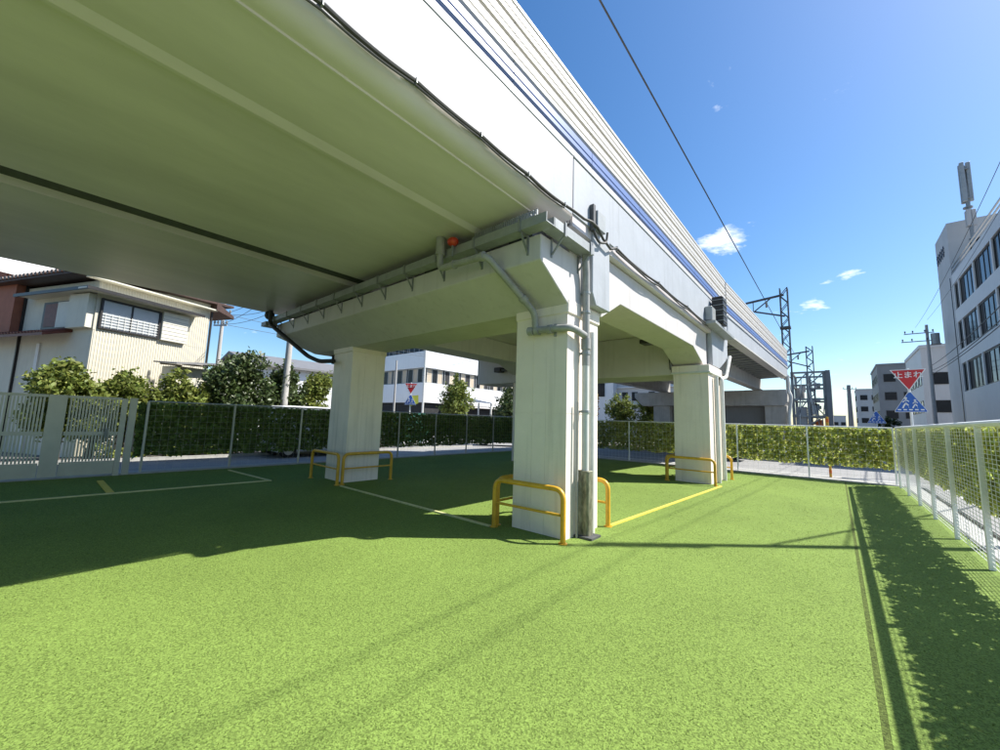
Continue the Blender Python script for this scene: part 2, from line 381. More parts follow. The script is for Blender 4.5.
# near girders (right box with chamfered edge, left box, recessed strip between)
sec = [(-2.975 + .26 * math.sin(math.radians(a)), 4.45 + .26 * (1 - math.cos(math.radians(a)))) for a in (0, 10, 20, 30, 40, 50, 60)] + [(XO, 5.50), (-7.45, 5.50), (-7.45, 4.45)]
MB().prism(sec, 'y', YN, 4.68).build('girder', ['soffit'], via, smooth=True)
MB().box(XO - 0.03, XO + 0.004, YN, 4.66, 4.59, 5.49).build('girder_web', 'web', via)
MB().box(-12.2, -8.02, YN, 4.68, 4.45, 5.50).build('girder', 'soffit', via)
MB().box(-8.02, -7.45, YN, 4.68, 4.56, 5.48).build('girder_gap_slab', 'dark_steel', via)
MB().prism([(-4.08, 4.45), (-4.06, 4.405), (-4.02, 4.405), (-3.93, 4.45)], 'y', YN, 4.68).build('soffit_rib', 'soffit', via)
MB().prism([(-3.05, 4.452), (-3.04, 4.435), (-3.015, 4.435), (-3.005, 4.452)], 'y', YN, 4.68).build('drip_edge', 'soffit', via)
MB().box(-12.22, -12.05, YN, 15.4, 5.48, 6.95).build('left_parapet', 'plank_white', via)
# deck of the framed span
MB().box(-12.15, XO - 0.02, 4.72, 15.4, 4.45, 4.72).build('deck_slab', 'soffit', via)
MB().box(-12.2, -12.0, 4.72, 15.4, 4.45, 5.48).build('left_fascia', 'beam', via)
MB().box(XO - 0.18, XO, 4.705, 15.3, 4.62, 5.49).build('parapet_wall', 'web', via, bevel=0.006)
MB().box(XO - 0.5, XO - 0.06, 4.655, 4.715, 4.47, 5.49).build('expansion_joint', 'dark_steel', via)
MB().box(XO - 0.25, XO + 0.014, YN, 4.66, 5.50, 5.53).build('coping', 'web', via, bevel=0.006)
MB().box(XO - 0.25, XO + 0.014, 4.70, 15.3, 5.50, 5.53).build('coping', 'web', via, bevel=0.006)
# transverse beams with the tapered corbel that carries the next girder
def corbel_cap(yf, yb, sgn, x_l, x_r):
    prof = [(yf, 3.76), (yf, 4.12), (yb, 4.12), (yb, 4.44), (yb + sgn * .95, 4.44), (yb + sgn * .95, 3.30), (yb, 3.30)]
    a = [(x_r, y, z) for y, z in prof]
    b = [(x_l + (0.85 if z < 3.5 else 0.0), y, z) for y, z in prof]
    return MB().hexa(a, b) if sgn > 0 else MB().hexa(b, a)
corbel_cap(4.10, 4.85, 1, -12.0, -2.885).build('cap_beam', 'beam', via, bevel=0.012)
MB().prism([(14.85, 3.76), (14.85, 4.12), (13.9, 4.12), (13.9, 4.44), (12.38, 4.44), (12.38, 3.14), (13.9, 3.14)], 'x', -12.0, -3.76).build('cap_beam', 'beam', via, bevel=0.012)
MB().prism([(14.85, 3.76), (14.85, 4.12), (13.9, 4.12), (13.9, 4.44), (12.9, 4.44), (12.9, 3.30), (13.9, 3.30)], 'x', -3.755, -2.885).build('cap_beam_end', 'beam', via, bevel=0.012)
for bx in (-3.4, -5.4, -9.0, -11.2):
    MB().box(bx - .22, bx + .22, 4.30, 4.62, 4.12, 4.45).build('bearing', 'dark_steel', via)
# longitudinal beams with haunches
for x0, x1 in ((-3.72, -2.885), (-9.98, -9.10)):
    MB().prism([(5.80, 3.36), (5.90, 3.36), (6.66, 3.77), (11.45, 3.80), (12.5, 3.42), (13.0, 3.36), (13.0, 4.44), (5.80, 4.44)], 'x', x0, x1).build('longitudinal_beam', 'beam', via, bevel=0.012)
# pilasters on the outer face
MB().prism([(5.30, 3.60), (5.42, 3.42), (5.90, 3.42), (5.90, 4.64), (5.30, 4.64)], 'x', -2.89, XO + .006).build('pilaster', 'web', via, bevel=0.012)
MB().prism([(13.0, 3.45), (13.9, 3.45), (15.2, 3.95), (15.2, 4.64), (13.0, 4.64)], 'x', -2.89, XO + .006).build('pilaster', 'web', via, bevel=0.012)
# piers, with formwork grooves and a lift joint
def pier(x0, x1, y0, y1, zt, name='pier'):
    bm = MB(); g, d = 0.007, 0.005
    zj = 1.72
    for (za, zb) in ((-0.12, zj), (zj + 0.010, zt)):
        # plan outline with shallow vertical grooves on near and right faces
        out = []
        nx = 3
        out.append((x0, y0))
        for k in range(1, nx):
            xx = x0 + (x1 - x0) * (0.22, 0.36, 0.62)[k]
            out += [(xx - g / 2, y0), (xx - g / 2, y0 + d), (xx + g / 2, y0 + d), (xx + g / 2, y0)]
        out += [(x1, y0)]
        yy = y0 + (y1 - y0) * 0.38
        out += [(x1, yy - g / 2), (x1 - d, yy - g / 2), (x1 - d, yy + g / 2), (x1, yy + g / 2), (x1, y1), (x0, y1)]
        bm.prism(out, 'z', za, zb)
    bm.box(x0 + .008, x1 - .008, y0 + .008, y1 - .008, zj - .01, zj + .02)
    return bm.build(name, 'pier', via)
pier(-3.83, -2.90, 4.83, 5.78, 3.20)
pier(-9.98, -9.03, 4.86, 5.78, 3.22)
pier(-3.70, -2.74, 12.38, 13.95, 3.24)
pier(-9.98, -9.03, 12.44, 13.86, 3.13)
for (x0, x1, y0, y1) in ((-3.85, -2.875, 4.81, 5.81), (-10.0, -9.01, 4.83, 5.81), (-3.74, -2.70, 12.34, 13.99),):
    MB().box(x0, x1, y0, y1, 3.19, 3.405).build('pier_head', 'pier', via, bevel=0.015)
for (x0, x1, y0, y1) in ((-3.76, -2.68, 12.32, 14.01),):
    MB().box(x0, x1, y0, y1, 3.15, 3.21).build('collar', 'pipe_white', via, bevel=0.01)
# noise barrier: rows of planks between joints, every plank a piece
def plank_mesh(kind, L, h=0.262):
    pr = [(-0.055, 0), (-0.055, 0.05), (0.0, 0.062), (0.0, 0.128), (-0.014, 0.134), (-0.014, 0.152), (0.0, 0.158), (0.0, h - .002), (-0.07, h - .002), (-0.07, 0)]
    return MB().prism(pr, 'y', 0.0, L).mesh('barrier_plank_' + kind, 'plank_' + kind)
PL = 1.99
pm = {k: plank_mesh(k, PL) for k in ('white', 'blue')}
def barrier(parent, yy, xx, n, rz=0.0, z0=5.55, step=2.0):
    lower = MB().box(-0.10, -0.004, 0, PL, 0, 0.10).mesh('barrier_sill', 'plank_white')
    cap = MB().prism([(-0.11, 0), (0.012, 0), (0.012, 0.05), (-0.02, 0.075), (-0.11, 0.075)], 'y', 0, PL).mesh('barrier_cap', 'plank_white')
    d = Vector((-math.sin(rz), math.cos(rz), 0))
    for i in range(n):
        p = Vector((xx, yy, 0)) + d * (i * step)
        piece('barrier_sill', lower, parent, (p.x, p.y, z0), rz)
        for r in range(4):
            piece('barrier_plank', pm['blue' if r == 0 else 'white'], parent, (p.x, p.y, z0 + 0.105 + r * 0.268), rz)
        piece('barrier_cap', cap, parent, (p.x, p.y, z0 + 0.105 + 4 * 0.268), rz)
    back = MB(); q = Vector((xx, yy, 0)); e = q + d * (n * step); s_ = Vector((d.y, -d.x, 0))
    a = [q - s_ * .14, e - s_ * .14, e - s_ * .10, q - s_ * .10]
    back.hexa([(v.x, v.y, z0 - .02) for v in a], [(v.x, v.y, z0 + 1.2) for v in a])
    back.build('barrier_backing', 'steel_grey', parent)
barrier(via, -14.7, XO - 0.01, 15)

# far span beyond the second pier: turned slightly to the right
RZ = -math.radians(1.9)
far = thing('railway_viaduct', 'far span of the railway viaduct crossing the road, dark ribbed underside', 'viaduct', (XO, 15.45, 0), RZ)
def L(bm, name, m, **k): return bm.build(name, m, far, local=True, **k)
L(MB().box(-0.20, 0.0, 0, 15.6, 4.92, 5.50), 'parapet_wall', 'web', bevel=0.006)
L(MB().box(-0.24, 0.03, 0, 15.6, 5.50, 5.55), 'coping', 'web')
L(MB().box(-0.34, 0.015, 0, 15.6, 4.86, 4.918), 'edge_beam', 'plank_white')
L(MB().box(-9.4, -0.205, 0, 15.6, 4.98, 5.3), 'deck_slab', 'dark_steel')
for gx in (-1.5, -4.6, -7.4):
    L(MB().box(gx - .03, gx + .03, 0, 15.6, 4.12, 4.97), 'girder', 'raw_concrete')
    L(MB().box(gx - .22, gx + .22, 0, 15.6, 4.06, 4.115), 'girder_flange', 'raw_concrete')
rib = MB().prism([(-1.46, 4.82), (-0.35, 4.87), (-0.35, 4.93), (-1.46, 4.90)], 'y', -0.035, 0.035).mesh('bracket', 'galvanised')
for k in range(19): piece('bracket', rib, far, (0, 0.45 + k * 0.8, 0), 0, local=True)
d_ = Vector((-math.sin(RZ), math.cos(RZ), 0))
barrier(far, 15.45, XO - 0.01, 8, RZ, step=1.995)
L(MB().prism([(-9.0, 3.05), (-0.1, 3.05), (0.05, 3.3), (0.05, 4.05), (-9.6, 4.05), (-9.6, 3.7)], 'y', 14.2, 15.7), 'cap_beam', 'raw_concrete', bevel=0.02)
for a, b in ((-1.15, 0.0), (-8.2, -7.0)):
    L(MB().box(a, b, 14.35, 15.55, -0.1, 3.06), 'pier', 'raw_concrete', bevel=0.02)
L(MB().box(-7.0, -1.15, 14.9, 15.2, -0.1, 3.04), 'infill_wall', 'bldg_dark')
for gx in (-1.9, -4.6, -7.4):
    L(MB().box(gx - .3, gx + .3, 14.3, 15.2, 4.05, 4.065), 'bearing', 'dark_steel')
L(MB().tube(rounded([(0.1, 14.5, 4.9), (0.1, 14.5, 4.0), (0.25, 14.3, 3.6), (0.1, 14.2, 2.4), (0.1, 14.2, 0)], .2), 0.10), 'drain_pipe', 'pipe_white', smooth=True)

# ------------------------------------------------------------------ drip tray and pipes on the first pier
tray = thing('drip_gutter', 'galvanised drip gutter on brackets along the cap beam over the first piers', 'gutter', (-7, 4.0, 4.0))
def u_prof(a0, a1, z0, z1, t=.012): return [(a0, z0), (a1, z0), (a1, z1), (a1 - t, z1), (a1 - t, z0 + t), (a0 + t, z0 + t), (a0 + t, z1), (a0, z1)]
MB().prism(u_prof(3.90, 4.09, 4.14, 4.27), 'x', -12.1, -2.665).build('front_trough', 'galvanised', tray)
MB().prism(u_prof(-2.865, -2.665, 4.14, 4.27), 'y', 4.10, 5.20).build('side_trough', 'galvanised', tray)
br = MB(); br.bar((0, 4.095, 3.86), (0, 4.095, 4.13), .035, .012); br.bar((0, 3.91, 4.128), (0, 4.095, 4.128), .035, .012); br.bar((0, 3.93, 4.12), (0, 4.09, 3.90), .03, .012); br.box(-.02, .02, 3.885, 3.897, 4.12, 4.29)
brm = br.mesh('bracket', 'steel_grey')
for k in range(11): piece('bracket', brm, tray, (-11.7 + k * 0.86, 0, 0))
br2 = MB(); br2.bar((-2.88, 0, 3.86), (-2.88, 0, 4.13), .012, .035); br2.bar((-2.68, 0, 4.12), (-2.87, 0, 3.90), .03, .012); br2.box(-2.66, -2.648, -.02, .02, 4.10, 4.30)
brm2 = br2.mesh('bracket', 'steel_grey')
for yy in (4.35, 5.08): piece('bracket', brm2, tray, (0, yy, 0))
cb = MB()
for k in range(34): cb.box(-3.95 + k * .034, -3.94 + k * .034, 3.90, 3.93, 4.27, 4.36)
tag(cb.build('bird_spikes', 'galvanised', tray), None, kind='stuff')

dp = thing('drain_pipe', 'grey and white drain pipe running down the sunlit side of the first pier', 'pipe', (-2.76, 5.4, 0))
MB().tube([(-2.78, 5.14, 4.20), (-2.78, 5.14, 4.02), (-2.79, 5.18, 3.85), (-2.80, 5.20, 3.4), (-2.80, 5.20, 2.45)], 0.055, 12).build('dark_pipe', 'pipe_grey', dp, smooth=True)
MB().tube([(-2.80, 5.20, 2.46), (-2.80, 5.20, 0.45)], 0.052, 12).build('white_pipe', 'pipe_white', dp, smooth=True)
MB().tube([(-2.83, 5.44, 3.0), (-2.83, 5.44, 0.0)], 0.058, 12).build('white_pipe', 'pipe_white', dp, smooth=True)
MB().tube([(-2.80, 5.20, 2.86), (-2.80, 5.20, 2.70)], 0.07, 12).build('coupling', 'pipe_grey', dp, smooth=True)
for z in (3.55, 3.25, 2.62, 1.75):
    MB().tube([(-2.80, 5.20, z), (-2.80, 5.20, z + .035)], 0.066, 12).build('clamp', 'galvanised', dp)
    MB().bar((-2.91, 5.20, z + .018), (-2.84, 5.20, z + .018), .03).build('clamp_arm', 'galvanised', dp)
MB().tube([(-2.84, 5.04, 1.9), (-2.84, 5.04, 0.0)], 0.016, 8).build('thin_conduit', 'pipe_grey', dp)
gs = MB()
sh = [(-2.895, 5.12), (-2.73, 5.12), (-2.705, 5.145), (-2.705, 5.255), (-2.73, 5.28), (-2.895, 5.28)]
gs.prism(sh, 'z', 0.0, 0.92)
gs.build('pipe_guard', 'guard_worn', dp, bevel=0.008)
MB().box(-2.90, -2.62, 5.06, 5.34, 0.0, 0.03).build('pipe_guard_base', 'dark_steel', dp)

cp = thing('drain_pipe', 'grey bent drain pipe sloping from the soffit trap across the first pier', 'pipe', (-3.7, 4.3, 3))
MB().tube(rounded([(-4.62, 3.82, 4.42), (-4.62, 3.82, 3.94), (-3.62, 3.82, 3.90), (-3.36, 4.66, 3.22), (-3.40, 4.73, 2.97), (-3.0, 4.73, 2.955), (-2.80, 4.80, 2.955), (-2.79, 5.14, 2.90)], .11), 0.052, 12).build('pipe_run', 'pipe_grey', cp, smooth=True)
MB().tube([(-4.62, 3.82, 4.44), (-4.62, 3.82, 4.16)], 0.075, 12).build('trap_sleeve', 'pipe_grey', cp, smooth=True)
for p, q in (((-4.30, 3.82, 3.927), (-4.26, 3.82, 3.925)), ((-3.72, 3.83, 3.905), (-3.66, 3.83, 3.905)), ((-3.30 - .1, 4.73, 2.966), (-3.32, 4.73, 2.962)), ((-3.52, 4.73, 2.97), (-3.42, 4.73, 2.966)), ((-3.16, 4.73, 2.957), (-3.10, 4.73, 2.957)), ((-3.435, 4.42, 3.42), (-3.415, 4.48, 3.37))):
    MB().tube([p, q], 0.068, 12).build('coupling', 'pipe_grey', cp, smooth=True)
MB().bar((-3.1, 4.82, 3.05), (-3.1, 4.82, 2.86), .04, .02).build('pipe_clamp', 'galvanised', cp)

rl = thing('warning_lamp', 'round red lamp beside the drain trap under the girder', 'lamp', (-4.37, 3.86, 4.2))
MB().sphere((-4.36, 3.84, 4.32), 0.085, sc=(1.15, 1, .8)).build('globe', 'red_globe', rl, smooth=True)
MB().tube([(-4.36, 3.84, 4.26), (-4.36, 3.84, 4.08)], 0.018).build('stem', 'steel_grey', rl)

lp = thing('drain_pipe', 'black drain pipe slanting from the gutter end to the shaded pier', 'pipe', (-10.6, 4.2, 3))
MB().tube(rounded([(-11.75, 3.82, 4.42), (-11.75, 3.82, 4.05), (-10.5, 4.4, 3.12), (-10.15, 4.55, 2.98), (-9.7, 4.72, 2.98)], .12), 0.055, 10).build('pipe_run', 'pipe_black', lp, smooth=True)
MB().tube([(-10.9, 5.3, 3.12), (-9.98, 5.3, 3.12)], 0.05).build('side_pipe', 'pipe_black', lp)
MB().tube([(-10.9, 5.3, 3.32), (-10.9, 5.3, 3.06)], 0.07).build('elbow', 'pipe_black', lp)
MB().sphere((-11.95, 3.86, 4.33), 0.13, sc=(1, 1, 1)).build('trap', 'pipe_black', lp, smooth=True)
MB().box(-12.2, -11.85, 3.75, 4.05, 4.02, 4.13).build('gutter_outlet', 'steel_grey', lp)

# sagging cables on the outer face
def sag_path(y0, y1, n, z, dip, x, wob=0.0, k=10):
    pts = []
    for i in range(n):
        a = y0 + (y1 - y0) * i / n; b = y0 + (y1 - y0) * (i + 1) / n
        d = dip * RNG.uniform(.5, 1.3)
        for j in range(k):
            t = j / k; pts.append((x, a + (b - a) * t, z - d * 4 * t * (1 - t)))
    pts.append((x, y1, z)); return pts
cab = thing('cable', 'thick dark cable sagging along the lower edge of the viaduct side', 'cable', (XO, 4, 4.5))
pathA = sag_path(-10, 4.4, 17, 4.605, 0.024, XO + 0.036)
pathB = [(XO + .06, 4.6, 4.60), (XO + .07, 4.9, 4.60), (XO + .09, 5.1, 4.63), (XO + .09, 5.3, 4.62), (XO + .08, 5.5, 4.52), (XO + .07, 5.8, 4.46)]
pathC = sag_path(6.1, 12.4, 3, 4.60, 0.045, XO + 0.036)
MB().tube(pathA + pathB + pathC, 0.021, 8).build('sheath', 'cable', cab, smooth=True)
MB().tube([(x + .0, y, z - .045 - .012 * math.sin(y * 2.1)) for x, y, z in pathA], 0.010, 6).build('thin_strand', 'cable', cab, smooth=True)
MB().tube([(x, y, z - .05 + .02 * math.sin(y * 3)) for x, y, z in pathC], 0.016, 6).build('thin_strand', 'cable', cab, smooth=True)
hk = MB().box(0.0045, 0.062, -.005, .005, -.03, .028).mesh('hook', 'galvanised')
for i in range(18): piece('hook', hk, cab, (XO, -10 + 14.4 * i / 17, 4.605))
for i in range(4): piece('hook', hk, cab, (XO, 6.1 + 6.3 * i / 3, 4.60))
jb = thing('junction_box', 'small grey junction box with cable loop above the first pilaster', 'box', (XO, 5.3, 4.6))
MB().box(XO + .004, XO + .09, 5.30, 5.58, 4.62, 4.92).build('case', 'galvanised', jb, bevel=.01)
MB().box(XO + .004, XO + .07, 5.20, 5.27, 4.56, 4.98).build('mount', 'dark_steel', jb)
MB().tube(rounded([(XO + .05, 5.24, 4.56), (XO + .08, 5.35, 4.40), (XO + .09, 5.6, 4.48), (XO + .1, 5.62, 4.66)], .08), .02).build('loop', 'cable', jb, smooth=True)
eb = thing('equipment_box', 'black equipment box with grey casing high on the parapet above the farther pier', 'box', (XO, 13, 4.6))
MB().box(XO + .06, XO + .36, 12.85, 13.35, 4.66, 5.52).build('case', 'frame_dark', eb, bevel=.02)
MB().box(XO + .004, XO + .20, 12.2, 12.66, 4.66, 5.08).build('side_case', 'galvanised', eb, bevel=.02)
for k in range(5): MB().box(XO + .08, XO + .375, 12.83, 13.37, 4.76 + .16 * k, 4.78 + .16 * k).build('rib', 'steel_grey', eb)
MB().box(XO + .004, XO + .30, 12.1, 14.8, 4.54, 4.62).build('shelf', 'galvanised', eb)
bp_ = thing('drain_pipe', 'white pipe elbow under the corbel of the farther pier', 'pipe', (-2.7, 13.9, 3.4))
MB().tube(rounded([(-2.66, 15.1, 4.0), (-2.66, 14.35, 3.22), (-2.66, 13.7, 3.10), (-2.66, 13.7, 0.0)], .1), .06, 10).build('pipe_run', 'pipe_white', bp_, smooth=True)
MB().tube([(-2.66, 12.95, 3.1), (-2.66, 12.95, 0)], .06, 10).build('white_pipe', 'pipe_white', bp_, smooth=True)
lt = thing('floodlight', 'small dark floodlight fixed under the cap beam of the shaded row', 'floodlight', (-9.6, 12.2, 3.6))
MB().box(-10.6, -9.7, 12.12, 12.30, 3.62, 3.70).build('arm', 'dark_steel', lt)
MB().box(-10.75, -10.4, 12.05, 12.36, 3.58, 3.78).build('head', 'frame_dark', lt, bevel=.02)
fl = thing('floodlight', 'dark floodlight under the haunch of the sunlit beam', 'floodlight', (-3.9, 10.6, 3.7))
MB().box(-4.1, -3.74, 10.7, 11.1, 3.86, 3.98).build('head', 'frame_dark', fl, bevel=.02)
MB().tube([(-3.78, 10.9, 3.98), (-3.78, 12.2, 3.9), (-3.78, 12.36, 3.3)], .02).build('conduit', 'cable', fl)

# ------------------------------------------------------------------ yellow pipe guards round the piers
def guard(p, q, label, z=0.70, r=0.036):
    p, q = Vector((*p, 0)), Vector((*q, 0))
    g = thing('guard_rail', label, 'guard rail', tuple((p + q) / 2), group='yellow guard rails around the piers')
    up = Vector((0, 0, 1))
    MB().tube(rounded([p, p + up * z, q + up * z, q], .15, 7), r, 12).build('hoop', 'yellow', g, smooth=True)
    for e in (p, q): MB().tube([e, e + up * .012], .062, 12).build('base_plate', 'yellow', g)
    t = (q - p).normalized()
    MB().tube([p + up * .36 + t * r, q + up * .36 - t * r], 0.019, 10).build('crossbar', 'yellow', g, smooth=True)
guard((-4.02, 4.63), (-2.83, 4.66), 'yellow hoop guard on the turf before the shaded face of the first pier')
guard((-4.06, 4.74), (-4.06, 5.95), 'yellow hoop guard on the inner side of the first pier')
guard((-4.0, 5.98), (-2.80, 5.95), 'yellow hoop guard behind the first pier')
guard((-10.2, 4.60), (-8.80, 4.58), 'yellow hoop guard before the end face of the shaded pier')
guard((-8.80, 4.70), (-8.82, 6.02), 'yellow hoop guard along the inner side of the shaded pier')
guard((-3.86, 12.18), (-2.60, 12.18), 'yellow hoop guard before the pier nearest the road')
guard((-3.92, 12.28), (-3.92, 14.0), 'yellow hoop guard on the inner side of the pier nearest the road')
guard((-3.84, 14.14), (-2.55, 14.14), 'yellow hoop guard behind the pier nearest the road')

# ------------------------------------------------------------------ fences with ivy screens
def mesh_panel(p, q, z0, z1, dz, dx, w):
    p, q = Vector(p), Vector(q); t = (q - p).normalized(); Lg = (q - p).length; bm = MB()
    n = int((z1 - z0) / dz)
    for i in range(n + 1):
        z = z0 + (z1 - z0) * i / n; bm.bar((p.x, p.y, z), (q.x, q.y, z), w)
    m = int(Lg / dx)
    for i in range(m + 1):
        c = p + t * (Lg * i / m); bm.bar((c.x, c.y, z0), (c.x, c.y, z1), w)
    return bm
def fence(label, p, q, n, m_post, pw, zt, m_rail, rail_r, dz, dx, w):
    p, q = Vector((*p, 0)), Vector((*q, 0)); t = (q - p) / n
    f = thing('mesh_fence', label, 'fence', tuple((p + q) / 2))
    for i in range(n + 1):
        c = p + t * i; s = pw / 2
        MB().box(c.x - s, c.x + s, c.y - s, c.y + s, 0, zt).build('post', m_post, f, bevel=.004)
    MB().tube([p + Vector((0, 0, zt)), q + Vector((0, 0, zt))], rail_r, 8).build('top_rail', m_rail, f, smooth=True)
    for i in range(n):
        mesh_panel(p + t * i, p + t * (i + 1), .06, zt - .05, dz, dx, w).build('wire_panel', m_rail, f)
    return f
def ivy(label, p, q, z0, z1, off, thick, dens, size, seed, m='ivy'):
    """screen of ivy leaves; returns one thing: net + mass of leaves"""
    rng = np.random.default_rng(seed)
    p, q = np.array(p, float), np.array(q, float); Lg = np.linalg.norm(q - p); t = (q - p) / Lg; nn = np.array([-t[1], t[0]])
    N = int(Lg * (z1 - z0) * dens)
    a = rng.random(N) * Lg; z = z0 + (z1 - z0) * rng.random(N)
    z += 0.02 * np.sin(a * 7 + seed) * (z < z0 + .15) - 0.04 * rng.random(N) ** 2 * (z < z0 + .12)
    o = off + (rng.random(N) - .5) * thick
    c = np.stack([p[0] + t[0] * a + nn[0] * o, p[1] + t[1] * a + nn[1] * o, z], 1)
    s = size * (0.6 + 0.8 * rng.random(N))
    d = rng.normal(size=(N, 3)); d -= np.outer(d[:, :2] @ nn, [*nn, 0]) * .62; d /= np.linalg.norm(d, axis=1)[:, None]
    e = rng.normal(size=(N, 3)); e -= np.outer(e[:, :2] @ nn, [*nn, 0]) * .62; e -= d * (e * d).sum(1)[:, None]; e /= np.linalg.norm(e, axis=1)[:, None]
    v = np.stack([c - d * s[:, None], c + e * s[:, None] * .62, c + d * s[:, None], c - e * s[:, None] * .62], 1).reshape(-1, 3)
    h = thing('ivy_screen', label, 'hedge', (*((p + q) / 2), 0))
    me = quad_mesh('leaves', v, m)
    ob = bpy.data.objects.new('leaves', me); C.objects.link(ob); ob.parent = h; ob.location = -Vector(h.location); ob['kind'] = 'stuff'
    WM[ob.name] = Matrix.Identity(4)
    b = MB()
    for i in range(int(Lg / .11)):
        a0 = .11 * i; cc = p + t * a0 + nn * off
        zz0, zz1 = z0 + rng.random() * .10, z1
        b.bar((cc[0], cc[1], zz0), (cc[0] + rng.normal() * .12 * t[0], cc[1] + rng.normal() * .12 * t[1], zz1 - rng.random() * .5), .007)
    st = b.build('stems', 'bark', h); st['kind'] = 'stuff'
    return h
def quad_mesh(name, v, m):
    n = len(v) // 4
    me = bpy.data.meshes.new(name); me.vertices.add(4 * n); me.vertices.foreach_set('co', np.ascontiguousarray(v, dtype=np.float32).ravel())
    me.loops.add(4 * n); me.loops.foreach_set('vertex_index', np.arange(4 * n, dtype=np.int32))
    me.polygons.add(n); me.polygons.foreach_set('loop_start', np.arange(0, 4 * n, 4, dtype=np.int32))
    me.materials.append(MATS[m]); me.update(calc_edges=True); me.validate(); return me

fence('white mesh fence with square posts beside the sunlit street', (1.33, -6.7), (1.33, 16.55), 13, 'fence_white', .055, 1.74, 'fence_white', .036, .05, .15, .0050)
fence('thin mesh fence at the far edge of the turf before the cross road', (-13.3, 17.1), (1.30, 17.1), 7, 'fence_white', .045, 1.74, 'fence_white', .02, .15, .15, .0028)
fence('tall mesh fence in the shade beside the gate', (-13.35, 1.75), (-13.35, 17.0), 8, 'gate_metal', .05, 1.80, 'gate_metal', .02, .15, .15, .0028)
ivy('dense ivy screen hung behind the white mesh fence', (1.44, -6.5), (1.44, 17.0), .66, 1.72, 0, .09, 1050, .054, 3)
ivy('dense sunlit ivy screen hung behind the far fence', (-13.2, 17.24), (1.35, 17.24), .50, 1.72, 0, .09, 1080, .056, 4)
ivy('ivy screen, shade put into its leaf colour, hung on the shaded fence by the side road', (-13.50, 1.6), (-13.50, 17.1), .45, 1.76, 0, .10, 1300, .055, 5, 'ivy_shaded')
# gate
gt = thing('sliding_gate', 'grey metal picket gate between wide stiles in the shade', 'gate', (-13.2, -1.5, 0))
MB().box(-13.24, -13.16, 1.24, 1.34, 0, 1.84).build('stile', 'gate_metal', gt)
MB().box(-13.24, -13.14, 0.06, 0.34, 0.05, 1.86).build('stile', 'gate_metal', gt)
MB().box(-13.24, -13.16, -5.2, -5.0, 0, 1.84).build('stile', 'gate_metal', gt)
for a, b in ((-5.0, 0.05), (0.35, 1.235)):
    for z0, z1 in ((1.80, 1.86), (0.96, 1.04), (0.05, 0.36)):
        MB().box(-13.225, -13.175, a, b, z0, z1).build('rail', 'gate_metal', gt)
pk = MB().box(-.011, .011, -.016, .016, 0, 1.43).mesh('picket', 'gate_metal')
for a, b in ((-5.0, 0.05), (0.35, 1.235)):
    n = int((b - a) / .052)
    for i in range(1, n): piece('picket', pk, gt, (-13.2, a + (b - a) * i / n, .365))
MB().box(-13.14, -13.10, 1.0, 1.06, .9, 1.12).build('latch', 'steel_grey', gt)
gp = thing('gate_post', 'square grey metal post between the gate and the ivy fence', 'post', (-13.25, 1.45, 0))
MB().box(-13.31, -13.19, 1.39, 1.52, 0, 1.84).build('shaft', 'gate_metal', gp, bevel=.006)
MB().box(-13.32, -13.18, 1.38, 1.53, 1.84, 1.86).build('cap', 'gate_metal', gp)

exec_later = []
# ------------------------------------------------------------------ vegetation
def foliage(blobs, n, size, seed):
    """leaf quads spread through uneven blobs [(x,y,z,rx,ry,rz)], most near the skins, clumped"""
    rng = np.random.default_rng(seed); vs = []
    vol = np.array([b[3] * b[4] * b[5] for b in blobs]) ** .67; vol /= vol.sum()
    for b, w in zip(blobs, vol):
        k = max(8, int(n * w)); nc = max(5, k // 26)
        cd = rng.normal(size=(nc, 3)); cd /= np.linalg.norm(cd, axis=1)[:, None]
        cr_ = (0.45 + .6 * rng.random(nc) ** .6)
        cen = cd * cr_[:, None]
        idx = rng.integers(0, nc, k)
        pnt = cen[idx] + rng.normal(size=(k, 3)) * .17
        c = np.array(b[:3]) + pnt * np.array(b[3:])
        s = size * (.55 + .9 * rng.random(k))
        d = rng.normal(size=(k, 3)); d /= np.linalg.norm(d, axis=1)[:, None]
        e = rng.normal(size=(k, 3)); e -= d * (e * d).sum(1)[:, None]; e /= np.linalg.norm(e, axis=1)[:, None]
        vs.append(np.stack([c - d * s[:, None], c + e * s[:, None] * .55, c + d * s[:, None], c - e * s[:, None] * .55], 1).reshape(-1, 3))
    return np.concatenate(vs)
